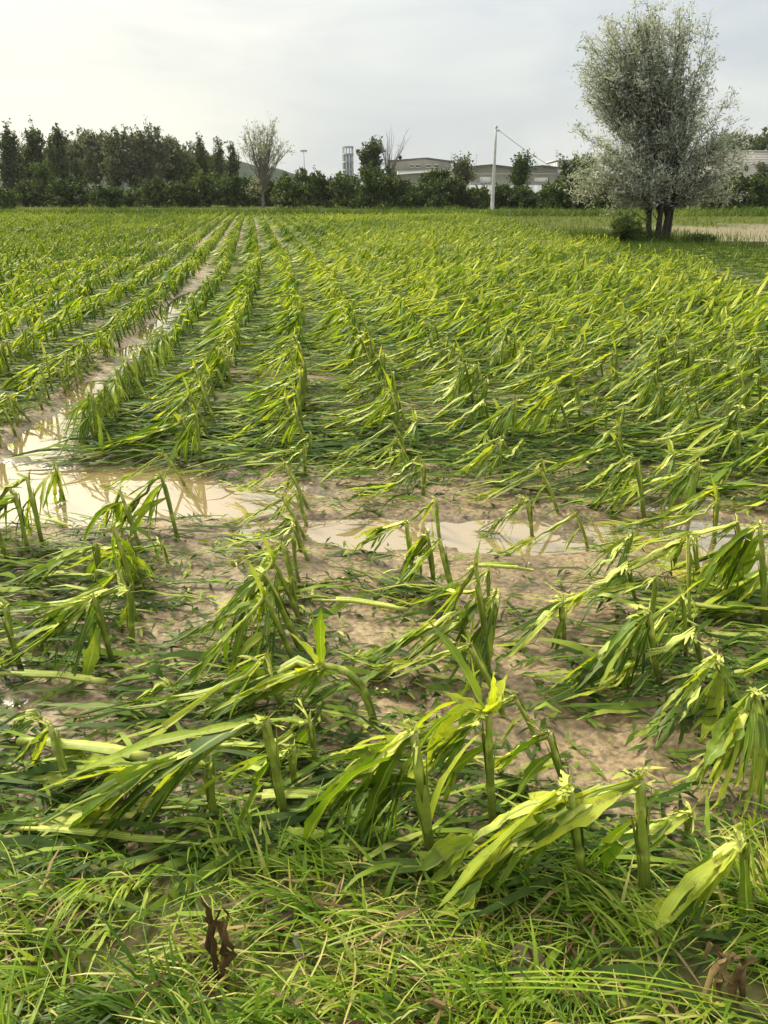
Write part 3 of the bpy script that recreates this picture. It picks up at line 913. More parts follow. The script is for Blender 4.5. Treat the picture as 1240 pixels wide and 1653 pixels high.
# white building at the right border
b = wood_at(1215, 165)
t = empty('white_building', b, 'long white building with ribbed cladding at the right border', 'building')
x0, x1 = at(1150, 300, 165)[0] - b[0], at(1330, 300, 165)[0] - b[0]; zt, z0 = at(600, 246, 165)[2], at(600, 283, 165)[2]
m_ = MB(); box(m_, ((x0 + x1) / 2, 6, zt / 2 - .1), (x1 - x0, 12, zt + .2))
for k in range(9):
    box(m_, ((x0 + x1) / 2, -.05, z0 + (k + .3) * (zt - z0) / 9), (x1 - x0 - .1, .1, .09))
m_.build('wall', M['wall_white'], t, smooth=False)
m_ = MB(); box(m_, ((x0 + x1) / 2, 6, zt + .2), (x1 - x0 + .6, 12.6, .25)); m_.build('roof', M['concrete'], t, smooth=False)
for (u0, u1) in ((1196, 1203), (1222, 1229), (1246, 1253)):
    xa, xb = at(u0, 300, 165)[0] - b[0], at(u1, 300, 165)[0] - b[0]
    m_ = MB(); box(m_, ((xa + xb) / 2, -.12, z0 + 1.2), (xb - xa, .06, 1.0)); m_.build('window', M['glass'], t, smooth=False)

# distant grey tower
TY = 520
b = wood_at(563, TY)
t = empty('grey_tower', b, 'distant blue grey tower with open columned top', 'tower')
zt = at(563, 236, TY)[2]
rw = 9.0 * TY * cp / F
m_ = MB(); tube(m_, [[0, 0, -1], [0, 0, zt * .3], [0, 0, zt * .62], [0, 0, zt * .84]], [rw * .8] * 4, 12); m_.build('body', M['tower'], t, smooth=False)
for k in range(10):
    a_ = k * math.pi / 5
    m_ = MB(); box(m_, (rw * .88 * math.cos(a_), rw * .88 * math.sin(a_), zt * .49), (.55, .55, zt * .97)); m_.build('column', M['concrete'], t, smooth=False)
for f_ in (.40, .55, .70, .85, .985):
    m_ = MB(); tube(m_, [[0, 0, zt * f_ - .35], [0, 0, zt * f_ + .35]], [rw * 1.02] * 2, 16); m_.build('floor_ring', M['tower'], t, smooth=False)
m_ = MB()
for k in range(12):
    a_ = k * math.pi / 6 + .2
    box(m_, (rw * .81 * math.cos(a_), rw * .81 * math.sin(a_), zt * .62), (.4, .4, zt * .08))
m_.build('window', M['glass'], t, smooth=False)


def mast(u, vt, Y, label, r, head=False):
    b_ = wood_at(u, Y); z = at(u, vt, Y)[2]
    t_ = empty('lamp_mast' if head else 'antenna_mast', b_, label, 'mast')
    mm_ = MB(); tube(mm_, [[0, 0, -.2], [0, 0, z * .5], [0, 0, z]], [r * 1.3, r, r * .7], 6); mm_.build('pole', M['steel'], t_)
    mm_ = MB()
    if head:
        box(mm_, (0, 0, z), (2.2, .6, .35))
        for s_ in (-.8, 0, .8):
            box(mm_, (s_, -.3, z - .35), (.5, .5, .35))
        mm_.build('lamp_head', M['steel'], t_, smooth=False)
    else:
        for k, s_ in enumerate((.9, .6, .4)):
            box(mm_, (0, 0, z - .4 - k * .7), (s_, .05, .05))
        mm_.build('aerial', M['steel'], t_, smooth=False)


mast(493.5, 243, 300, 'tall grey lamp mast with flat head above the bushes left of the tower', .16, True)
mast(726, 244, 250, 'thin antenna mast above the right end of the gabled hall roof', .05)
mast(766, 248, 215, 'thin antenna mast just left of the concrete pole', .05)
mast(892, 240, 216, 'thin antenna mast near the left side of the willow', .07)


def pole(u, Y, zt, label):
    b_ = wood_at(u, Y)
    t_ = empty('utility_pole', b_, label, 'pole')
    mm_ = MB(); zs = np.linspace(-.3, zt, 7); tube(mm_, np.stack([zs * 0, zs * 0, zs], -1), np.linspace(.26, .13, 7), 12); mm_.build('pole_shaft', M['concrete'], t_)
    mm_ = MB(); tube(mm_, [[0, 0, zt], [0, 0, zt + .18]], [.22, .2], 10); mm_.build('cap', M['steel'], t_)
    mm_ = MB(); box(mm_, (.2, 0, zt - .35), (.35, .12, .12)); tube(mm_, [[.36, 0, zt - .45], [.36, 0, zt - .2]], [.06, .05], 6); mm_.build('bracket', M['steel'], t_)
    return b_


PY = 109.0
ztop = at(795, 206, PY)[2]
pb = pole(795, PY, ztop, 'tall tapered concrete pole standing alone at the back of the field')
pb2 = pole(985, 330, at(985, 276, 330)[2] + .3, 'far concrete pole hidden behind the willow crown')
a_, c_ = np.array([pb[0] + .36, PY, ztop - .3]), np.array([pb2[0] - .2, 330, at(985, 276, 330)[2]])
tt = np.linspace(0, 1, 40)[:, None]
Pc = a_ + (c_ - a_) * tt - np.array([0, 0, 1.0]) * (4 * tt * (1 - tt)) * 4.2
m_ = MB(); tube(m_, Pc, np.linspace(.03, .06, 40), 6)
ob = m_.build('power_cable', M['cable'])
tag(ob, 'black cable sagging from the concrete pole towards the willow', 'cable')


# ------------------------------------------------------------------ corn
def drape(rg, p0, d0, L, n_, wind, g=2.2, wk=.5, floor=.01, nz=.4, stiff=0.0):
    ds = L / n_
    p = np.array(p0, float); d = nrmz(d0)
    pts = [p.copy()]
    for k in range(n_):
        d = d + np.array([0, 0, -1.0]) * g * ds * (1 - stiff) + wind * wk * ds + rg.normal(0, nz, 3) * math.sqrt(ds) * .5
        d = nrmz(d)
        q_ = p + d * ds
        if q_[2] < floor:
            q_[2] = floor + rg.uniform(0, .006)
            d[2] = abs(d[2]) * .05
            d = nrmz(d)
        p = q_
        pts.append(p.copy())
    return np.array(pts)


def sides_of(rg, P, twist0, twist1):
    d = nrmz(np.gradient(P, axis=0))
    up_ = np.array([0, 0, 1.0])
    S = np.cross(d, up_)
    ln = np.linalg.norm(S, axis=1, keepdims=True)
    S = np.where(ln < .25, S + np.array([.3, .6, 0]), S)
    S = nrmz(S)
    N = np.cross(S, d)
    a_ = np.linspace(twist0, twist1, len(P))
    a_ = a_ * np.clip(P[:, 2] / .08, .15, 1)
    return S * np.cos(a_)[:, None] + N * np.sin(a_)[:, None]


WIND = np.array([-1.0, -.12, 0])


def crumple(rg, mb, W, n_):
    if n_ >= 4:
        for V in mb.V:
            V += rg.normal(0, W * (.03 if n_ > 8 else .055), V.shape)
            V[:, 2] = np.maximum(V[:, 2], .004)
    return mb


def corn_leaf(rg, p0, d0, L, W, tint, n_=9, shred=2, floor=.01, wk=1.0, g=2.4, wind=WIND, three=True):
    """one (often shredded) maize leaf blade as a mesh"""
    mb = MB()
    tw0, tw1 = rg.uniform(-1.25, 1.25), rg.uniform(-1.0, 1.0)
    if shred <= 1:
        P = drape(rg, p0, d0, L, n_, wind, g, wk, floor)
        t = np.linspace(0, 1, n_ + 1)
        w = W * np.minimum(1, .25 + 2.6 * t) * np.clip((1 - t) * 2.2, .04, 1) ** .8
        w = w * (1 + rg.normal(0, .16, n_ + 1))
        strip(mb, P, sides_of(rg, P, tw0, tw1), w, rg.uniform(.08, .26), np.clip(tint + rg.normal(0, .05) + .12 * (1 - t), 0, 1), three)
        return crumple(rg, mb, W, n_)
    ns_ = max(2, int(n_ * rg.uniform(.15, .4)))
    P = drape(rg, p0, d0, L * ns_ / n_, ns_, wind, g, wk, floor)
    S = sides_of(rg, P, tw0, tw0)
    strip(mb, P, S, W * np.linspace(.25, 1, ns_ + 1), .2, np.clip(tint + .1, 0, 1), three)
    d = nrmz(P[-1] - P[-2])
    for k in range(shred):
        f = (k + .5) / shred - .5
        l2 = L * (1 - ns_ / n_) * rg.uniform(.35, 1.1)
        q0 = P[-1] + S[-1] * W * f
        n2 = max(3, int((n_ - ns_) * l2 / L) + 2)
        d2 = d + S[-1] * f * rg.uniform(.1, .8) + rg.normal(0, .12, 3)
        P2 = drape(rg, q0, d2, l2, n2, wind, g * rg.uniform(.7, 1.4), wk, floor + rg.uniform(0, .012))
        t = np.linspace(0, 1, n2 + 1)
        w2 = W / shred * rg.uniform(.55, 1.25) * (1 + rg.normal(0, .15, n2 + 1)) * np.clip((1 - t) * 2.5, .06, 1)
        strip(mb, P2, sides_of(rg, P2, tw0 + rg.normal(0, .3), rg.normal(0, .6)), w2, rg.uniform(-.1, .25),
              np.clip(tint + rg.normal(0, .08), 0, 1), three and n_ > 6, *(((k) / shred, (k + 1) / shred) if rg.random() < .6 else (.0, .48)))
    return crumple(rg, mb, W, n_)


def corn_plant(rg, hs=.4, lean=(-.05, 0.), fall=.7, yaw=0., r=.014, nleaf=8, W=.055, lod=0, whorl=0, hang=2, tip_h=None, base_tint=.2, fibre=True, mop=0, bright=0.0, crest=None, bow=0, steep=0.0, broad=0, wl=1.0):
    """broken maize plant; local coordinates, stump at the origin, tops thrown towards -x.  Returns [(part, material key, MB)]"""
    parts = []
    K = {0: 8, 1: 5, 2: 3}[lod]
    n_leaf = {0: 14, 1: 5, 2: 3}[lod]
    three = lod == 0
    cy_, sy_ = math.cos(yaw), math.sin(yaw)
    fdir = np.array([-cy_, -sy_, 0.0])
    wind = nrmz(fdir * .8 + WIND * .35)
    top = np.array([lean[0] * 1.0, lean[1], hs])
    st = MB()
    ns_ = {0: 13, 1: 4, 2: 2}[lod]
    t = np.linspace(0, 1, ns_)
    mid = top * .5 + np.array([rg.normal(0, .008), rg.normal(0, .008), 0])
    if bow: mid = np.array([top[0] * .1, top[1] * .3, hs * 1.0])
    P = bez(np.array([0, 0, -.03]), mid, top, ns_)
    rr = r * (1.08 - .25 * t)
    if lod == 0:
        rr = rr * (1 + .2 * (np.arange(ns_) % 4 == 1)) * (1 + rg.normal(0, .04, ns_))
    node = (np.arange(ns_) % 4 == 1) * .28 - (np.arange(ns_) % 4 == 2) * .10 if lod == 0 else 0
    tube(st, P, rr, K, np.clip(base_tint + .08 + .6 * t ** 1.3 + node + rg.normal(0, .06, ns_), 0, 1))
    if fibre and lod < 2:
        for k in range(5 if lod == 0 else 2):
            d = np.array([rg.normal(0, .5), rg.normal(0, .5), rg.uniform(.4, 1.4)])
            Pf = top + nrmz(d) * np.linspace(0, 1, 3)[:, None] * rg.uniform(.015, .05) + np.array([0, 0, -.004])
            strip(st, Pf, np.tile(rg.normal(size=3), (3, 1)), [.009, .006, .001], 0, rg.uniform(.7, 1), False)
    if lod == 0:                             # torn sheath wrapped on the stump
        for k in range(4):
            a_ = rg.uniform(0, 6.28)
            z0 = rg.uniform(.15, .6) * hs
            off = np.array([math.cos(a_), math.sin(a_), 0]) * r * 1.0
            zz = np.linspace(z0, min(hs * 1.02, z0 + .16), 4)
            Pf = np.array([np.interp(z_, P[:, 2], P[:, 0]) for z_ in zz]), np.array([np.interp(z_, P[:, 2], P[:, 1]) for z_ in zz])
            Pf = np.stack([Pf[0], Pf[1], zz], -1) + off * (1 + np.linspace(0, .9, 4))[:, None]
            strip(st, Pf, np.tile([-math.sin(a_), math.cos(a_), 0], (4, 1)), r * np.array([1.5, 1.6, 1.3, .4]), -.2, rg.uniform(.35, .7), True)
    parts.append(('stalk', 'stalk', st))
    # broken-over top
    fs = MB()
    th_ = 0.015 if tip_h is None else tip_h
    ang = math.asin(np.clip((th_ - hs) / max(fall, .05), -.97, .5))
    hd = math.cos(ang)
    reach = fall * max(hd, .25)
    n2 = {0: 11, 1: 5, 2: 4}[lod]
    tip = top + fdir * reach; tip[2] = th_
    ctrl = top + fdir * reach * .45
    ctrl[2] = (hs * .62 + th_ * .38) + (crest if crest is not None else rg.uniform(.0, .06))
    ctrl = ctrl * (1 - steep) + (top + fdir * reach * .2 + np.array([0, 0, -hs * .75])) * steep
    Pt = bez(top, ctrl, tip, n2)
    if lod < 2:
        Pt[1:-1] += rg.normal(0, .006, (n2 - 2, 3))
    Pt[:, 2] = np.maximum(Pt[:, 2], .012)
    tt_ = np.linspace(0, 1, n2)
    tube(fs, Pt, r * (.78 - .55 * tt_), K, np.clip(.75 + rg.normal(0, .08) - .25 * tt_ + bright, 0, 1))
    # sheaths lying over the broken top
    for k in range({0: 4, 1: 2, 2: 1}[lod]):
        i0 = rg.integers(0, max(1, n2 // 2))
        seg = Pt[i0:i0 + max(3, n2 // 2)]
        if len(seg) < 2: continue
        off = np.array([0, rg.normal(0, .008), rg.uniform(.004, .014)])
        S = sides_of(rg, seg, rg.uniform(-.9, .9), rg.uniform(-.6, .6))
        strip(fs, seg + off, S, W * rg.uniform(.3, .65) * np.sin(np.linspace(.35, 2.9, len(seg))), -.25, np.clip(rg.uniform(.6, .98) + bright, 0, 1), three)
    parts.append(('broken_top', 'stalk', fs))
    # leaves thrown straight along the broken top
    for k in range(nleaf):
        f = rg.random() ** 1.25 * .85
        x_ = f * (n2 - 1); i0 = min(int(x_), n2 - 2)
        p0 = Pt[i0] + (Pt[i0 + 1] - Pt[i0]) * (x_ - i0) + np.array([0, rg.normal(0, .008), .006])
        ax = nrmz(nrmz(tip - p0) * (1 - steep) + nrmz(Pt[i0 + 1] - Pt[i0]) * steep)
        side = np.cross(ax, [0, 0, 1.0])
        d0 = ax + side * rg.normal(0, .2) + np.array([0, 0, rg.uniform(-.12, .22)])
        L_ = np.clip(rg.uniform(.55, 1.1) * max(fall, .34) * (1 - .4 * f), .16, .72)
        tint = np.clip((rg.normal(.78, .12) if rg.random() < .47 else rg.normal(.27, .12)) + bright, .03, 1)
        sh = int(rg.choice([1, 2, 3, 4], p=[.16, .30, .30, .24])) if lod == 0 else (int(rg.choice([1, 2], p=[.45, .55])) if lod == 1 else 1)
        parts.append(('leaf', 'leaf', corn_leaf(rg, p0, d0, L_, W * rg.uniform(.6, 1.3), tint, n_leaf, sh, rg.uniform(.006, .04), rg.uniform(.2, 1.2), rg.uniform(.4, 2.4), wind, three)))
    for k in range(broad):                   # whole bright blades draped over the top
        d0 = nrmz(tip - top) + np.array([0, rg.normal(0, .12), rg.uniform(.05, .22)])
        parts.append(('leaf', 'leaf', corn_leaf(rg, top + np.array([0, rg.normal(0, .01), .008]), d0, fall * rg.uniform(.8, 1.05), rg.uniform(.030, .046), rg.uniform(.62, .85), n_leaf + 4, 1, .02, .3, rg.uniform(.6, 1.3), wind, three)))
    # leaves hanging by the break
    for k in range(hang + mop):
        z_ = hs * rg.uniform(.6, 1.0)
        f = z_ / hs
        p0 = np.array([top[0] * f, top[1] * f, z_])
        a_ = rg.normal(math.pi + yaw, .6 if k < hang else 1.1)
        d0 = np.array([math.cos(a_), math.sin(a_), rg.uniform(-1.4, .35)])
        parts.append(('leaf', 'leaf', corn_leaf(rg, p0, d0, rg.uniform(.7, 1.5) * hs + .06, W * rg.uniform(.5, 1.1), np.clip(rg.normal(.46, .2) + bright, .05, 1), n_leaf,
                                                (int(rg.choice([1, 2, 3, 4])) if lod == 0 else 1), .01, rg.uniform(.2, 1.2), rg.uniform(3, 9), wind, three)))
    # crumpled sheath and torn whorl at the break
    for k in range({0: 4, 1: 3, 2: 2}[lod]):
        a_ = rg.normal(math.pi + yaw, 1.0)
        d0 = np.array([math.cos(a_), math.sin(a_), rg.uniform(-.8, .9)])
        fs2 = corn_leaf(rg, top + rg.normal(0, .006, 3), d0, rg.uniform(.04, .13) if lod else rg.uniform(.03, .10), W * (rg.uniform(.5, .95) if lod else rg.uniform(.25, .55)), np.clip(rg.normal(.88, .1) + bright, 0, 1), 5 if lod == 0 else 2, 2 if lod == 0 else 1, .02, .5, rg.uniform(2, 9), wind, three)
        fs.add(*fs2.arrays())
    for k in range(whorl):
        d0 = np.array([rg.normal(-.25, .35), rg.normal(0, .3), 1.0])
        parts.append(('leaf', 'leaf', corn_leaf(rg, top - np.array([0, 0, rg.uniform(0, .06)]), d0, rg.uniform(.06, .22) * wl, W * rg.uniform(.3, .65) * (.5 + .5 * wl), np.clip(rg.normal(.75, .15), 0, 1), n_leaf, 1, .02, .5, rg.uniform(.5, 7) / wl ** 2, wind, three)))
    return parts


ORD = ['zeroth', 'first', 'second', 'third', 'fourth', 'fifth', 'sixth', 'seventh', 'eighth', 'ninth', 'tenth', 'eleventh', 'twelfth', 'thirteenth', 'fourteenth', 'fifteenth',
       'sixteenth', 'seventeenth', 'eighteenth', 'nineteenth', 'twentieth']


def ordinal(k):
    if k <= 20: return ORD[k]
    tens = {2: 'twenty', 3: 'thirty', 4: 'forty', 5: 'fifty', 6: 'sixty', 7: 'seventy'}[k // 10]
    return (tens[:-1] + 'ieth') if k % 10 == 0 else f'{tens}-{ORD[k % 10]}'


def plant_things(loc, parts_or_proto, label, rz=0.0, sc=1.0, group='hail broken corn plants'):
    e_ = empty('corn_plant', loc, label, 'corn plant', group, rz)
    e_.scale = (sc, sc, sc)
    for (pn, mk, me) in parts_or_proto:
        o_ = bpy.data.objects.new(pn, me)
        COL.objects.link(o_)
        o_.parent = e_
    return e_


def to_meshes(parts):
    return [(pn, mk, mesh_from(pn, *p_.arrays(), M[mk])) for (pn, mk, p_) in parts]


# hand-placed foreground plants: base pixel, break pixel, tip pixel (tops lie on the ground), options, label
HERO = [
    ((462, 1325), (430, 1158), (40, 1345), dict(broad=1, nleaf=9, W=0.065, r=0.0129, hang=2, bright=.04), 'broken corn plant with long bright leaves swept left over the mud, front left of centre'),
    ((700, 1392), (668, 1190), (500, 1335), dict(broad=1, nleaf=6, W=0.065, r=0.0144, hang=4, base_tint=.1, bright=.05), 'thick dark corn stump with broad folded pale leaf, front centre'),
    ((800, 1345), (790, 1150), (660, 1290), dict(wl=1.9, broad=1, nleaf=4, W=0.058, r=0.0113, hang=4, whorl=5, bright=.05), 'corn plant holding an upright torn bright whorl, front centre'),
    ((946, 1432), (917, 1262), (690, 1395), dict(broad=1, nleaf=6, W=0.065, r=0.0106, hang=1, bright=.08), 'snapped corn stalk with wide pale leaf folded left, left of the thickest green stump'),
    ((1044, 1446), (1032, 1258), (735, 1440), dict(broad=1, nleaf=8, W=0.065, r=0.0151, hang=1, bright=.02), 'thick smooth green corn stump snapped over left, in front of the mud patch'),
    ((928, 1300), (884, 1182), (800, 1245), dict(nleaf=5, W=0.038, r=0.0098, hang=2, base_tint=.1), 'thin dark bent corn stalk with drooping tip behind the folded pale leaf'),
    ((352, 1335), (335, 1245), (60, 1255), dict(nleaf=7, W=0.053, r=0.0113, hang=1, base_tint=.0), 'low brown corn stump with its top flat along the mud, front left'),
    ((1110, 1352), (1110, 1302), (930, 1395), dict(nleaf=5, W=0.046, r=0.0091, hang=1, bright=.12), 'short corn stump with yellow green top laid left, beside the thick green stump'),
    ((1215, 1460), (1196, 1350), (1062, 1482), dict(broad=1, nleaf=6, W=0.053, r=0.0113, hang=3, bright=.10), 'yellow green broken corn plant at the grass edge, front right corner'),
    ((605, 1172), (520, 1078), (330, 1165), dict(wl=1.6, broad=1, nleaf=9, W=0.058, r=0.0129, hang=4, whorl=3, crest=.10, bow=1), 'arching corn stalk bowed over left like a hoop with hanging leaves'),
    ((792, 1092), (766, 905), (720, 1010), dict(nleaf=3, W=0.034, r=0.0091, hang=2, whorl=2), 'tall thin leaning corn stalk with bare tip, middle of the field front'),
    ((748, 1075), (745, 985), (600, 1072), dict(nleaf=7, W=0.042, r=0.0106, hang=2), 'corn plant broken left over flat leaves beside the tall thin leaning stalk'),
    ((1132, 942), (1118, 866), (985, 945), dict(nleaf=7, W=0.046, r=0.0106, hang=1, bright=.08), 'corn plant with bright broken top beside the small right puddle'),
    ((1116, 1012), (1112, 868), (1075, 960), dict(nleaf=2, W=0.027, r=0.0068, hang=2, base_tint=.5), 'very thin bowed corn stem in front of the small right puddle'),
    ((1066, 1108), (1046, 985), (925, 1115), dict(broad=1, nleaf=9, W=0.065, r=0.0121, hang=5), 'broad leaved corn plant collapsed into a dense mop, right of centre'),
    ((913, 1040), (906, 968), (838, 1042), dict(nleaf=6, W=0.046, r=0.0106, hang=1), 'small broken corn plant tilted left in front of the bare silt'),
    ((702, 955), (690, 860), (655, 930), dict(nleaf=4, W=0.038, r=0.0098, hang=3, base_tint=.1), 'dark corn stump with clinging leaves on the bare silt in mid field'),
    ((672, 935), (658, 848), (575, 892), dict(nleaf=7, W=0.046, r=0.0091, hang=1), 'broken corn plant with dark leaves trailing left over the bare silt'),
    ((212, 1040), (204, 955), (30, 1030), dict(nleaf=9, W=0.046, r=0.0113, hang=2, crest=.05), 'arched corn plant with top curving left over piled leaves, left side'),
    ((162, 945), (158, 880), (20, 945), dict(nleaf=8, W=0.046, r=0.0113, hang=1), 'snapped corn plant with bright folded top below the large puddle, left side'),
    ((36, 1085), (2, 985), (-90, 1050), dict(nleaf=3, W=0.038, r=0.0098, hang=0), 'leaning corn stalk at the left border over flattened leaves'),
    ((70, 885), (40, 775), (-40, 850), dict(nleaf=4, W=0.038, r=0.0106, hang=3, whorl=2), 'corn plant standing at the near shore of the large puddle, left border'),
    ((46, 892), (26, 800), (-60, 870), dict(nleaf=4, W=0.046, r=0.0098, hang=3), 'corn plant leaning left beside the large puddle shore'),
    ((288, 872), (258, 772), (180, 862), dict(nleaf=7, W=0.050, r=0.0106, hang=4), 'drooping corn plant between the two halves of the large puddle'),
    ((272, 912), (262, 878), (150, 900), dict(nleaf=5, W=0.038, r=0.0083, hang=1), 'low snapped corn stalk just below the large puddle'),
    ((1190, 1140), (1150, 1050), (1060, 1180), dict(nleaf=8, W=0.053, r=0.0106, hang=4), 'corn plant with hanging strips beside the right border'),
    ((1242, 1240), (1215, 1110), (1120, 1270), dict(nleaf=8, W=0.058, r=0.0121, hang=5, bright=.03), 'large drooping corn plant with pale strips at the right border'),
    ((1236, 1010), (1228, 850), (1130, 960), dict(nleaf=8, W=0.046, r=0.0113, hang=6), 'tall drooping corn plant right of the small right puddle'),
    ((1042, 842), (1030, 745), (960, 830), dict(nleaf=7, W=0.046, r=0.0113, hang=3), 'corn plant with stout stump and folded leaves left of the flooded right rows'),
    ((860, 868), (852, 805), (790, 860), dict(nleaf=6, W=0.042, r=0.0106, hang=2), 'short broken corn plant at the far edge of the bare silt'),
    ((300, 1140), (282, 1092), (205, 1140), dict(nleaf=4, W=0.027, r=0.0060, hang=1, base_tint=.0), 'small brown withered corn plant bent over on the left mud'),
    ((68, 1180), (66, 1158), (15, 1185), dict(nleaf=3, W=0.031, r=0.0060, hang=0, base_tint=0.), 'tiny snapped corn stub on the bare mud, left side'),
    ((505, 1235), (500, 1165), (420, 1220), dict(nleaf=4, W=0.038, r=0.0083, hang=2), 'short corn stump with pale frayed top behind the front row'),
    ((815, 775), (808, 720), (745, 770), dict(nleaf=6, W=0.053, r=0.0098, hang=2, bright=.05), 'corn plant with broad lit leaf cupped over, mid field right of centre'),
    ((925, 715), (898, 625), (830, 700), dict(nleaf=8, W=0.046, r=0.0098, hang=6), 'bushy corn clump draped left, mid field right'),
    ((325, 750), (318, 665), (290, 740), dict(nleaf=5, W=0.038, r=0.0098, hang=7, mop=3), 'dense upright corn clump at the far shore of the puddle'),
]
hero_xy = []
for q_, (bp_, kp, tp, kw, lab) in enumerate(HERO):
    rg = np.random.default_rng(1000 + q_)
    g0 = gnd(*bp_, 0.02)
    gz = max(gz1(g0[0], g0[1]), -.02)
    g0 = gnd(*bp_, gz)
    kpt = at(kp[0], kp[1], g0[1])
    tpt = gnd(*tp, gz + .02)
    hs = max(.07, kpt[2] - gz)
    f = tpt - np.array([kpt[0], g0[1], tpt[2]])
    reach = math.hypot(f[0], f[1])
    yaw = math.atan2(-f[1], -f[0])
    parts = corn_plant(rg, hs=hs, lean=(kpt[0] - g0[0], rg.normal(0, .02)), fall=math.hypot(reach, hs), yaw=yaw, **kw)
    plant_things((g0[0], g0[1], gz), to_meshes(parts), lab)
    hero_xy.append((g0[0], g0[1]))
hero_xy = np.array(hero_xy)

# the rest of the field, row by row
cand = []
fr = np.random.default_rng(21)
for k in range(-75, 60):
    Y = 1.72 + fr.uniform(0, .2)
    while Y < 78:
        x = row_x(k, Y) + fr.normal(0, .035)
        u, v, d = project(x, Y, .2)
        lim = 11.5 if Y < 14 else 7.5 + .03 * (Y - 16) + .5 * math.sin(Y * .7)
        if -220 < u < 1460 and x < lim :
            cand.append((d, x, Y, k, u, v))
        Y += fr.uniform(.13, .22) * (1 if Y < 40 else 1.25)
cand = np.array(cand)
# gaps: bare ground left of centre at the front, the silt wash, puddle
uu, vv = cand[:, 4], cand[:, 5]
keep = np.ones(len(cand), bool)
r_ = fr.random(len(cand))
cu, cv = project(cand[:, 1], cand[:, 2], 0.0)[:2]
bare = ((cv > 755) & (cv < 1000) & (cu > 500) & (cu < 1010)) | ((cv > 740) & (cv < 900) & (cu < 440))
keep &= ~(bare & (r_ < np.where(cu > 440, .45, .70)))
keep &= ~((cv > 1100) & (cu < 420) & (r_ < .6))
keep &= ~((cv > 1000) & (cu > 430) & (r_ < .05))
keep &= ~((cv > 1130) & (r_ < .3))
keep &= ~((cv > 1020) & (cv < 1260) & (cu > 840) & (cu < 1100) & (r_ < .3))
dmin = np.min(np.hypot(cand[:, None, 1] - hero_xy[None, :, 0], cand[:, None, 2] - hero_xy[None, :, 1]), axis=1)
keep &= dmin > .11
cand = cand[keep]
cand = cand[np.argsort(cand[:, 0])]
uu, vv = project(cand[:, 1], cand[:, 2], .15)[:2]
inview = (uu > -5) & (uu < 1245) & (vv < 1500)
N_IND = 300 - len(HERO)
ind_idx = np.where(inview)[0][:N_IND]
is_ind = np.zeros(len(cand), bool); is_ind[ind_idx] = True

# prototypes of each kind
PROT = {'snap': [], 'droop': [], 'low': [], 'narrow': []}
WORD = {'snap': 'snapped', 'droop': 'drooping', 'low': 'flattened', 'narrow': 'upright'}


def proto_kw(rg, typ):
    if typ == 'snap':
        return dict(hs=rg.uniform(.17, .36), fall=rg.uniform(.5, .85), nleaf=int(rg.integers(6, 9)), hang=int(rg.integers(1, 4)), whorl=int(rg.random() < .2) * 2)
    if typ == 'droop':
        return dict(hs=rg.uniform(.28, .42), fall=rg.uniform(.42, .62), nleaf=5, hang=4, mop=3, whorl=int(rg.random() < .3) * 3)
    if typ == 'low':
        return dict(hs=rg.uniform(.10, .28), fall=rg.uniform(.3, .55), nleaf=int(rg.integers(3, 6)), hang=1)
    return dict(hs=rg.uniform(.26, .40), fall=rg.uniform(.18, .30), nleaf=3, hang=4, mop=3, whorl=int(rg.random() < .5) * 2)


for typ, n_p in (('snap', 16), ('droop', 9), ('low', 9), ('narrow', 7)):
    for q_ in range(n_p):
        rg = np.random.default_rng(5000 + q_ + 100 * len(typ))
        kw = proto_kw(rg, typ)
        PROT[typ].append(to_meshes(corn_plant(rg, lean=(rg.normal(-.05, .04), rg.normal(0, .03)), yaw=rg.normal(.05, .28) + (.9 if typ == 'narrow' else 0) + (rg.choice([-1.1, 1.0, 1.6]) if q_ % 7 == 6 else 0), r=rg.uniform(.008, .0125), W=rg.uniform(.027, .042), steep=rg.uniform(.2, 1.0), base_tint=rg.uniform(.05, .35), **kw)))


def row_phrase(k):
    k = int(k)
    return f'the {ordinal(-k - 2)} row left of the flooded track' if k < -2.5 else f'the {ordinal(k + 3)} row right of the flooded track'


near = [(d_, int(k_), i_) for d_, k_, i_ in zip(cand[ind_idx, 0], cand[ind_idx, 3], ind_idx)]
near += [(project(x_, y_, .2)[2], int(round(float(row_k(x_, y_)))), -1) for x_, y_ in hero_xy]
near.sort()
cnt = {}
pick = np.random.default_rng(77)
for (d, k, ii) in near:
    c_ = cnt[k] = cnt.get(k, 0) + 1
    if ii < 0: continue
    x, Y = cand[ii, 1], cand[ii, 2]
    pu, pv = project(x, Y, 0)[:2]
    low = (740 < pv < 1010 and 480 < pu < 1010) or (740 < pv < 900 and pu < 450) or (pv > 1110 and pu < 420) or (pv > 1170)
    if k == -2 and Y > 4.3: typ = 'narrow'
    elif low: typ = 'low'
    elif 600 < pv < 740 and pu > 1050: typ = 'droop'
    else: typ = 'droop' if pick.random() < .22 else ('low' if pick.random() < .12 else 'snap')
    pr = PROT[typ][pick.integers(len(PROT[typ]))]
    gz = max(gz1(x, Y), -.02)
    lab = f'{WORD[typ]} corn plant, {ordinal(c_)} nearest in {row_phrase(k)}'
    plant_things((x, Y, gz), pr, lab, rz=float(pick.normal(0, .22)), sc=float(pick.uniform(.85, 1.12)))

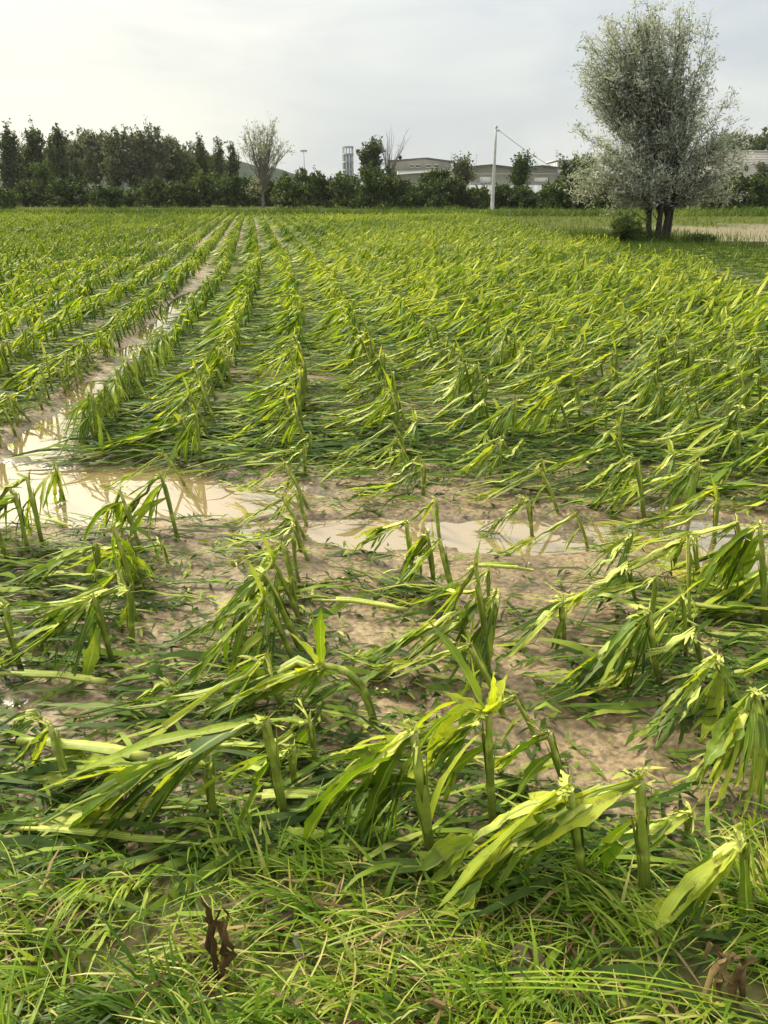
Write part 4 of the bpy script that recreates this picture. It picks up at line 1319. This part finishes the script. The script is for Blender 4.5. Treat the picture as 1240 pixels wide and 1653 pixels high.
# the rest as one mass
TEMPL = {1: [], 2: []}
for lod in (1, 2):
    for q_ in range(22):
        rg = np.random.default_rng(9000 + q_ + lod * 100)
        tall = rg.random() < .75
        nar = q_ >= 18
        parts = corn_plant(rg, hs=rg.uniform(.24, .42) if tall else rg.uniform(.14, .26), lean=(rg.normal(-.06, .05), rg.normal(0, .04)), fall=rg.uniform(.2, .3) if nar else rg.uniform(.5, .8), yaw=rg.normal(.05, .35) + (.9 if nar else 0), r=.012,
                           nleaf=(3 if nar else 8) if lod == 1 else (3 if nar else 7), W=rg.uniform(.032, .044), lod=lod, steep=rg.uniform(.3, 1.0), hang=6 if nar else 2, whorl=0, base_tint=rg.uniform(.1, .35))
        mb = MB()
        for (_, mk, p_) in parts: mb.add(*p_.arrays())
        TEMPL[lod].append(mb.arrays())
crop = MB()
rest = cand[~is_ind]
gzr = np.maximum(ground_z(rest[:, 1], rest[:, 2]), -.02)
for lod in (1, 2):
    sel = np.where((rest[:, 2] < 20) if lod == 1 else (rest[:, 2] >= 20))[0]
    tid = np.where((rest[sel, 3] == -2) & (rest[sel, 2] < 20), fr.integers(18, 22, len(sel)), fr.integers(0, 18, len(sel)))
    for t_i, (V, Q_, UV, T) in enumerate(TEMPL[lod]):
        s_ = sel[tid == t_i]
        if not len(s_): continue
        a_ = fr.normal(0, .3, len(s_)); sc = fr.uniform(.70, 1.05, len(s_)); zs = fr.uniform(.85, 1.15, len(s_))
        ca, sa = np.cos(a_), np.sin(a_)
        X = (V[None, :, 0] * ca[:, None] - V[None, :, 1] * sa[:, None]) * sc[:, None] + rest[s_, 1][:, None]
        Y = (V[None, :, 0] * sa[:, None] + V[None, :, 1] * ca[:, None]) * sc[:, None] + rest[s_, 2][:, None]
        Z = V[None, :, 2] * (sc * zs)[:, None] + gzr[s_][:, None]
        m_ = len(V)
        patch = .26 * fbm(rest[s_, 1] * .3, rest[s_, 2] * .13, 41, 3) - (.07 if lod == 2 else 0)
        crop.add(np.stack([X, Y, Z], -1).reshape(-1, 3), (Q_[None] + (np.arange(len(s_)) * m_)[:, None, None]).reshape(-1, 4), np.tile(UV, (len(s_), 1)),
                 np.clip(T[None] + (fr.normal(0, .06, len(s_)) + patch)[:, None], 0, 1).ravel())
ob = crop.build('corn_crop', M['crop'])
tag(ob, 'rows of hail beaten green corn filling the field to the trees', 'corn crop', kind='stuff')
print('far plants', len(rest), 'quads', sum(len(q_) for q_ in crop.Q))


# ------------------------------------------------------------------ litter: flattened leaf strips and small shreds
def ribbons(mb, x, y, z, ang, L, W, T, rg, n_=4, lift=.0):
    """many ground-lying ribbons at once"""
    N = len(x)
    t = np.linspace(0, 1, n_)
    bend = rg.normal(0, .35, N)
    a_ = ang[:, None] + bend[:, None] * (t[None] - .5)
    dx, dy = np.cos(a_), np.sin(a_)
    st = (L / (n_ - 1))[:, None]
    px = x[:, None] + np.cumsum(dx * st, 1) - dx * st
    py = y[:, None] + np.cumsum(dy * st, 1) - dy * st
    pz = z[:, None] + np.abs(rg.normal(0, 1, (N, n_))) * .008 + lift * np.sin(t * math.pi)[None] * rg.random((N, 1))
    w = W[:, None] * np.clip(np.sin(t * math.pi * .9 + .25), .15, 1)[None]
    tl = rg.normal(0, .4, (N, 1))
    sx_, sy_ = -dy * w / 2, dx * w / 2
    A = np.stack([px - sx_, py - sy_, pz - tl * w / 2], -1); B = np.stack([px + sx_, py + sy_, pz + tl * w / 2], -1)
    V = np.stack([A, B], 2).reshape(-1, 3)
    i, j = np.meshgrid(np.arange(N), np.arange(n_ - 1), indexing='ij')
    b_ = i * n_ * 2 + j * 2
    Q_ = np.stack([b_, b_ + 1, b_ + 3, b_ + 2], -1).reshape(-1, 4)
    UV = np.tile(np.stack([np.tile([0., 1.], n_), np.repeat(t, 2)], -1), (N, 1))
    mb.add(V, Q_, UV, np.repeat(T, n_ * 2))


lr = np.random.default_rng(31)
lit = MB()


def scatter(y0, y1, dens):
    area = (y1 - y0) * 2 * (1.3 + .62 * (y0 + y1) / 2)
    n_ = int(area * dens)
    y = lr.uniform(y0, y1, n_)
    x = lr.uniform(-1, 1, n_) * (1.3 + .62 * y)
    return x, y


def litter_prob(x, y):
    u, v, d = project(x, y, 0.0)
    k = row_k(x, y)
    p = np.full(len(x), .9)
    p *= np.where(wet(x, y) > .03, .03, 1)
    p *= np.where(np.abs(k + 2.5) < .3, np.where(v < 760, .12, 1), 1)
    silt = np.exp(-(((v - 875) / 60) ** 2)) * (u > 430)
    p *= 1 - .82 * silt
    p *= 1 - .7 * ((v > 780) & (v < 900) & (u <= 430))
    p *= 1 - .9 * np.exp(-(((u - 290) / 90) ** 2 + ((v - 1045) / 55) ** 2))
    p *= 1 - .92 * np.exp(-(((u - 120) / 190) ** 2 + ((v - 1165) / 60) ** 4))
    p *= 1 - .4 * np.exp(-(((u - 950) / 110) ** 2 + ((v - 1190) / 70) ** 2))
    add = .55 * np.exp(-(((u - 1100) / 170) ** 2 + ((v - 1070) / 90) ** 2)) + .3 * (v > 1290) + .3 * ((v > 940) & (u > 430))
    nz = fbm(x * 1.6, y * 1.6, 61, 3)
    return p * np.where(v < 745, np.clip(.85 + 1.0 * nz, .1, 1), np.clip(.55 + 1.9 * nz + add, .03, 1))


for (y0, y1, dl, ds) in [(.7, 1.5, 90, 60), (1.5, 3.0, 300, 1500), (3.0, 5.0, 240, 800), (5.0, 8.0, 440, 260), (8, 14, 340, 60), (14, 28, 170, 0)]:
    x, y = scatter(y0, y1, dl)
    p_ = litter_prob(x, y); k_ = lr.random(len(x)) < p_
    x, y = x[k_], y[k_]
    n_ = len(x)
    ribbons(lit, x, y, ground_z(x, y) + lr.uniform(.004, .05, n_), math.pi + lr.normal(.12, .42, n_), lr.uniform(.10, .5, n_) * (.8 if y0 < 3 else 1), lr.uniform(.005, .023, n_) * (1.25 if y0 >= 5 else 1), np.clip(np.where(lr.random(n_) < .35, lr.normal(.66, .12, n_), lr.normal(.22, .13, n_)), 0, .95), lr, 5, .03)
    if ds:
        x, y = scatter(y0, y1, ds)
        p_ = np.clip(litter_prob(x, y) + .16 * (wet(x, y) < .03), 0, 1); k_ = lr.random(len(x)) < p_
        x, y = x[k_], y[k_]
        n_ = len(x)
        ribbons(lit, x, y, ground_z(x, y) + lr.uniform(.002, .012, n_), lr.normal(math.pi, .9, n_), lr.uniform(.02, .11, n_), lr.uniform(.004, .02, n_), np.clip(lr.normal(.35, .27, n_), 0, 1), lr, 3, .01)
ob = lit.build('leaf_litter', M['litter'])
tag(ob, 'shredded green corn leaves beaten flat over the mud', 'leaf litter', kind='stuff')

# cut stalk pieces lying on the mud
for q_, (ua, va, ub, vb_, r0_, lab) in enumerate([
    (35, 1218, 245, 1248, .017, 'pale severed corn stalk with leafy end lying flat, front left'),
    (0, 1105, 175, 1122, .012, 'long pale corn stalk lying flat across the mud at the left border'),
    (505, 985, 658, 1000, .009, 'curved thin corn stalk lying on the silt in mid field'),
    (340, 1225, 500, 1236, .011, 'pale green stalk piece lying behind the front row'),
    (395, 1312, 520, 1308, .010, 'pale stalk piece lying at the foot of the bright swept plant'),
    (712, 1395, 770, 1398, .012, 'short cut stalk piece lying right of the thick dark stump'),
    (1000, 985, 1215, 1006, .009, 'straight pale stalk lying across the right of the field'),
    (350, 1392, 30, 1362, .006, 'long thin stem lying at the edge of the grass'),
    (860, 935, 760, 930, .009, 'short pale stalk lying on the silt right of centre')]):
    a_, b_ = gnd(ua, va, .03), gnd(ub, vb_, .03)
    t = np.linspace(0, 1, 9)[:, None]
    P = a_ + (b_ - a_) * t
    P[:, 2] = ground_z(P[:, 0], P[:, 1]) * .4 + .06 + r0_ + .012 * np.sin(t[:, 0] * 3)
    o0 = P[0].copy()
    ms = MB(); tube(ms, P - o0, r0_ * np.linspace(.7, 1.05, 9) * (1 + .12 * (np.arange(9) % 3 == 0)), 8, np.linspace(.7, .95, 9))
    rg = np.random.default_rng(600 + q_)
    for k in range(4):
        strip(ms, (P - o0)[2:8] + np.array([0, rg.normal(0, .008), r0_ * .8]), sides_of(rg, P[2:8], rg.normal(0, .5), 0), r0_ * rg.uniform(1, 2.4), -.2, rg.uniform(.5, 1), True)
    ob = ms.build('cut_stalk', M['stalk']); ob.location = o0
    tag(ob, lab, 'stalk', 'cut corn stalks on the ground')


# stones
def stone(u, v, r0_, lab, mat='stone', name='stone', cat='stone', seed=1):
    rg = np.random.default_rng(seed)
    p = gnd(u, v, .03)
    m_ = MB()
    th = np.linspace(.05, math.pi - .05, 8)
    P = np.stack([rg.normal(0, .03 * r0_, 8), rg.normal(0, .03 * r0_, 8), -np.cos(th) * r0_ * .62], -1)
    tube(m_, P, np.sin(th) * r0_ * rg.uniform(.85, 1.15, 8), 10)
    V = m_.V[0]
    V[:, 0] *= rg.uniform(1, 1.35); V += (.12 if mat == 'stone' else .45) * r0_ * np.stack([fbm(V[:, 1] / r0_ * 1.5 + 5, V[:, 2] / r0_ * 1.5, seed + k, 2) for k in range(3)], -1)
    ob = m_.build(name, M[mat]); ob.location = (p[0], p[1], gz1(p[0], p[1]) + r0_ * .25)
    ob.rotation_euler = (0, 0, rg.uniform(0, 6))
    tag(ob, lab, cat)


stone(222, 1254, .022, 'white rounded stone beside the pale severed stalk, front left', seed=3)
stone(184, 1266, .016, 'small pale stone left of the white rounded stone', seed=4)
stone(186, 1138, .016, 'pale flat stone at the end of the long lying stalk', seed=5)
stone(1095, 1418, .02, 'brown stone right of the thick green stump', 'clod', seed=6)
stone(930, 1335, .02, 'small grey stone behind the folded pale leaf', seed=8)
stone(850, 1585, .06, 'dark crumbly earth clod in the verge grass', 'clod', 'earth_clod', 'clod', 7)
stone(455, 1490, .05, 'low dark earth lump beside the dry stick', 'clod', 'earth_clod', 'clod', 9)
# fine gravel
gr = MB()
x, y = scatter(1.5, 5, 60)
n_ = len(x); sz = lr.uniform(.002, .008, n_)
c = np.stack([x, y, ground_z(x, y) + sz * .3], -1)
for ax in range(3):
    pass
oct_ = np.array([[-1, -1, -.6], [1, -1, -.6], [1, 1, -.6], [-1, 1, -.6], [-.6, -.6, .6], [.6, -.6, .6], [.6, .6, .6], [-.6, .6, .6]])
Vp = c[:, None, :] + oct_[None] * sz[:, None, None] * lr.uniform(.6, 1.3, (n_, 8, 1))
Qb = np.array([[4, 5, 6, 7], [0, 1, 5, 4], [1, 2, 6, 5], [2, 3, 7, 6], [3, 0, 4, 7]])
gr.add(Vp.reshape(-1, 3), (Qb[None] + (np.arange(n_) * 8)[:, None, None]).reshape(-1, 4))
ob = gr.build('gravel', M['stone'])
tag(ob, 'scattered pale grit on the mud', 'gravel', kind='stuff')


# ------------------------------------------------------------------ verge grass at the front
def blades(mb, x, y, z, L, W, T, rg, lean=.5, ang=None, n_=5, droop=1.0):
    N = len(x)
    a_ = rg.uniform(0, 2 * math.pi, N) if ang is None else ang
    t = np.linspace(0, 1, n_)
    le = np.abs(rg.normal(lean, .35, N))
    phi = le[:, None] + droop * rg.uniform(.2, 1.5, (N, 1)) * t[None] ** 1.2
    st = (L / (n_ - 1))[:, None]
    hor = np.cumsum(np.sin(phi) * st, 1) - np.sin(phi) * st
    ver = np.cumsum(np.cos(phi) * st, 1) - np.cos(phi) * st
    cx, cy2 = np.cos(a_)[:, None], np.sin(a_)[:, None]
    px, py = x[:, None] + hor * cx, y[:, None] + hor * cy2
    pz = np.maximum(z[:, None] + ver, z[:, None] + .004 + .02 * rg.random((N, 1)))
    pz[:, 0] = z - .01
    w = W[:, None] * np.clip(1.15 - t, .08, 1)[None] / 2
    rot = a_ + math.pi / 2 + rg.normal(0, .5, N)
    sx_, sy_ = np.cos(rot)[:, None] * w, np.sin(rot)[:, None] * w
    A = np.stack([px - sx_, py - sy_, pz], -1); B = np.stack([px + sx_, py + sy_, pz], -1)
    V = np.stack([A, B], 2).reshape(-1, 3)
    i, j = np.meshgrid(np.arange(N), np.arange(n_ - 1), indexing='ij')
    b_ = i * n_ * 2 + j * 2
    Q_ = np.stack([b_, b_ + 1, b_ + 3, b_ + 2], -1).reshape(-1, 4)
    UV = np.tile(np.stack([np.tile([0., 1.], n_), np.repeat(t, 2)], -1), (N, 1))
    mb.add(V, Q_, UV, np.repeat(T, n_ * 2))


gg = np.random.default_rng(41)
gm = MB()


def verge_pts(n_, ymax=1.62):
    y = gg.uniform(.55, ymax, n_)
    x = gg.uniform(-1, 1, n_) * (.75 + .62 * y)
    edge = 1.54 + .14 * fbm(x * 2.2, x * 0, 71, 3)
    u = project(x, y, 0)[0]
    dens = .55 + .6 * fbm(x * 3.2, y * 3.2, 72, 3)
    k_ = (y < edge - .12 * (gg.random(n_) ** 2)) & (gg.random(n_) < np.clip(dens * 1.6 - .28, .04, 1))
    return x[k_], y[k_]


clump = lambda x, y: fbm(x * 4.5, y * 4.5, 75, 3)
x, y = verge_pts(7000, 1.75); n_ = len(x)                # short upright, longer in clumps
c_ = clump(x, y)
blades(gm, x, y, ground_z(x, y), gg.uniform(.03, .10, n_) * np.clip(1 + 1.3 * c_, .35, 2.2), gg.uniform(.004, .010, n_), np.clip(gg.normal(.52, .2, n_) + .25 * c_, 0, .9), gg, .35)
x, y = verge_pts(4500, 1.75); n_ = len(x)                      # combed over to the left
blades(gm, x, y, ground_z(x, y), gg.uniform(.05, .15, n_), gg.uniform(.004, .010, n_), np.clip(gg.normal(.55, .2, n_), 0, 1), gg, 1.0, gg.normal(math.pi + .4, .8, n_))
# sheaves of flattened grass, each combed one way
sx0 = gg.uniform(-1.0, 1.0, 70); sy0 = gg.uniform(.7, 1.7, 70); sa0 = gg.normal(math.pi + .2, .9, 70); st0 = np.clip(gg.normal(.6, .17, 70), .2, .95)
ix = gg.integers(0, 70, 3600)
x = sx0[ix] * (.75 + .62 * sy0[ix]) + gg.normal(0, .05, 3600); y = sy0[ix] + gg.normal(0, .035, 3600)
k_ = y < 1.72
x, y, ix = x[k_], y[k_], ix[k_]; n_ = len(x)
blades(gm, x, y, ground_z(x, y) + gg.uniform(0, .03, n_), gg.uniform(.08, .19, n_), gg.uniform(.006, .013, n_), np.clip(st0[ix] + gg.normal(0, .12, n_), 0, 1), gg, .95, sa0[ix] + gg.normal(0, .25, n_), 6)
x, y = verge_pts(3200, 1.75); n_ = len(x)                      # broad blades
blades(gm, x, y, ground_z(x, y), gg.uniform(.06, .18, n_), gg.uniform(.009, .018, n_), np.clip(gg.normal(.56, .2, n_), 0, .9), gg, .7, gg.normal(math.pi + .3, 1.4, n_), 6)
x, y = verge_pts(6000); n_ = len(x)                      # pale straw underneath
ribbons(gm, x, y, ground_z(x, y) + gg.uniform(.004, .035, n_), gg.normal(math.pi, .7, n_), gg.uniform(.05, .28, n_), gg.uniform(.002, .005, n_), np.clip(gg.normal(.82, .2, n_), 0, 1), gg, 5, .03)
# sparse tufts creeping into the first corn plants
x = gg.uniform(-1.3, 1.5, 700); y = gg.uniform(1.5, 1.95, 700)
k_ = fbm(x * 2.5, y * 2.5, 73, 3) > .1
x, y = x[k_], y[k_]; n_ = len(x)
blades(gm, x, y, ground_z(x, y), gg.uniform(.04, .14, n_), gg.uniform(.003, .007, n_), np.clip(gg.normal(.45, .17, n_), 0, .9), gg, .5)
bm_ = MB()
x, y = verge_pts(2600, 1.6); n_ = len(x)
ribbons(bm_, x, y, ground_z(x, y) + gg.uniform(.004, .04, n_), gg.normal(math.pi, .8, n_), gg.uniform(.03, .22, n_), gg.uniform(.003, .010, n_), np.clip(gg.normal(.55, .3, n_), 0, 1), gg, 5, .02)
ob = bm_.build('dead_thatch', M['dead'])
tag(ob, 'brown dead thatch lying between the verge grass blades', 'thatch', kind='stuff')
ob = gm.build('grass', M['grass'])
tag(ob, 'tangled green verge grass with flattened straw along the front', 'grass', kind='stuff')

# long stems swept across the verge
for q_, (ua, va, ub, vb_, lab) in enumerate([(700, 1600, 1240, 1652, 'long pale grass stem lying across the front right verge'), (760, 1585, 1235, 1630, 'long green grass stem crossing the front right verge above another stem'),
                                              (490, 1545, 760, 1500, 'pale bent grass stem in the middle of the verge')]):
    a_, b_ = gnd(ua, va, .1), gnd(ub, vb_, .1)
    t = np.linspace(0, 1, 12)[:, None]
    P = a_ + (b_ - a_) * t
    P[:, 2] += .05 * np.sin(t[:, 0] * math.pi)
    o0 = P[0].copy(); o0[2] = .08
    rg = np.random.default_rng(q_ + 60)
    ms = MB(); strip(ms, P - o0, sides_of(rg, P, .3, -.3), np.linspace(.006, .004, 12), .2, .6, True)
    strip(ms, P - o0 + np.array([.0, .012, .004]), sides_of(rg, P, -.3, .3), np.linspace(.005, .002, 12), .2, .75, True)
    ob = ms.build('grass_stem', M['grass']); ob.location = o0
    tag(ob, lab, 'grass stem')


# dead brown curled leaves standing in the verge
def dead_leaf(u, v, vtop, lab, seed, W=.05, tint=.25, curl=1.0, n_l=4):
    rg = np.random.default_rng(seed)
    p = gnd(u, v, .05)
    z0 = gz1(p[0], p[1])
    hh = at(u, vtop, p[1])[2] - z0
    m_ = MB()
    for k in range(n_l):
        t = np.linspace(0, 1, 9)
        P = np.stack([.03 * np.sin(t * 2 + k) * curl + rg.normal(0, .012), .02 * t + rg.normal(0, .012, 1) * np.ones(9), hh * np.sin(t * (1.57 + curl * .5 * (k % 2))) * rg.uniform(.75, 1)], -1)
        P[1:] += rg.normal(0, .006, (8, 3))
        a_ = rg.uniform(0, 3.1) + t * rg.uniform(-1, 1)
        strip(m_, P, np.stack([np.cos(a_), np.sin(a_), 0 * a_], -1), W * np.clip(np.sin(t * 2.6 + .45), .12, 1), .35, np.clip(tint + rg.normal(0, .12, 9), 0, 1), True)
    ob = m_.build('dead_leaf', M['dead']); ob.location = (p[0], p[1], z0 - .01)
    tag(ob, lab, 'dead leaf')


dead_leaf(350, 1585, 1455, 'dark brown dead leaf standing upright in the verge grass', 3, .022, .30, .35, 4)
dead_leaf(1168, 1625, 1532, 'withered tan leaf curled over in the front right verge', 4, .018, .65, 1.4, 6)
# stick
a_, b_ = gnd(478, 1508, .12), gnd(495, 1560, .07)
ms = MB(); P = (b_ - a_) * np.linspace(0, 1, 6)[:, None] + np.random.default_rng(2).normal(0, .002, (6, 3)); tube(ms, P, np.array([.009, .011, .010, .011, .009, .007]), 8, .8)
ob = ms.build('stick', M['bark_pale']); ob.location = a_
tag(ob, 'short dry brown stick in the middle of the verge', 'stick')

# ------------------------------------------------------------------ tall grass along the back and round the willow
tg = np.random.default_rng(91)
wm = MB()
n_ = 26000
y = 72 + 36 * tg.random(n_) ** 1.3; x = tg.uniform(-.62, .62, n_) * y
p = gnd(60, 345)
k_ = (y < 84 + 14 * tg.random(n_) ** 2 + 6 * fbm(x * .1, x * 0, 93, 2))
x, y = x[k_], y[k_]; n_ = len(x)
blades(wm, x, y, ground_z(x, y), tg.uniform(.3, .85, n_) * (1 + .5 * fbm(x * .3, y * .1, 92, 2)), tg.uniform(.05, .12, n_), np.clip(.42 + .45 * fbm(x * .12, y * .1, 94, 3) + tg.normal(0, .15, n_) + .45 * ((x < -.35 * y) & (y > 88)), 0, 1), tg, .25, n_=4)
# round the willow
n_ = 13000
x = np.maximum(wb[0] + tg.normal(0, 2.0, n_) - .6, 7.6 + tg.random(n_)); y = wb[1] + tg.normal(-3.2, 4.0, n_)
blades(wm, x, y, ground_z(x, y), np.where(y < wb[1] - .6, tg.uniform(.06, .2, n_), tg.uniform(.15, .6, n_)), tg.uniform(.015, .04, n_), np.clip(tg.normal(.35, .22, n_), 0, 1), tg, .3, n_=5)
# grassy strip right of the willow and the sward behind it
n_ = 9000
x = tg.uniform(7.4, 42, n_); y = tg.uniform(15, 76, n_)
k_ = tg.random(n_) < sward(x, y) ** 2 * .9
x, y = x[k_], y[k_]; n_ = len(x)
blades(wm, x, y, ground_z(x, y), tg.uniform(.12, .4, n_), tg.uniform(.02, .06, n_), np.clip(tg.normal(.5, .22, n_), 0, 1), tg, .4, n_=4)
ob = wm.build('tall_grass', M['weeds'])
tag(ob, 'rough tall grass along the back of the field and around the willow', 'grass', kind='stuff')

# ------------------------------------------------------------------ damp air
mb = MB()
box(mb, (0, 640, 44), (2600, 1340, 94))
m, n, l, o = new_mat('damp_air')
pv = nd(n, 'ShaderNodeVolumePrincipled')
pv.inputs['Color'].default_value = (0.86, 0.89, 0.92, 1)
pv.inputs['Density'].default_value = 0.0001
l.new(pv.outputs[0], o.inputs['Volume'])
ob = mb.build('haze', m, smooth=False)
tag(ob, 'thin damp haze softening the far trees and hill', 'haze', kind='stuff')
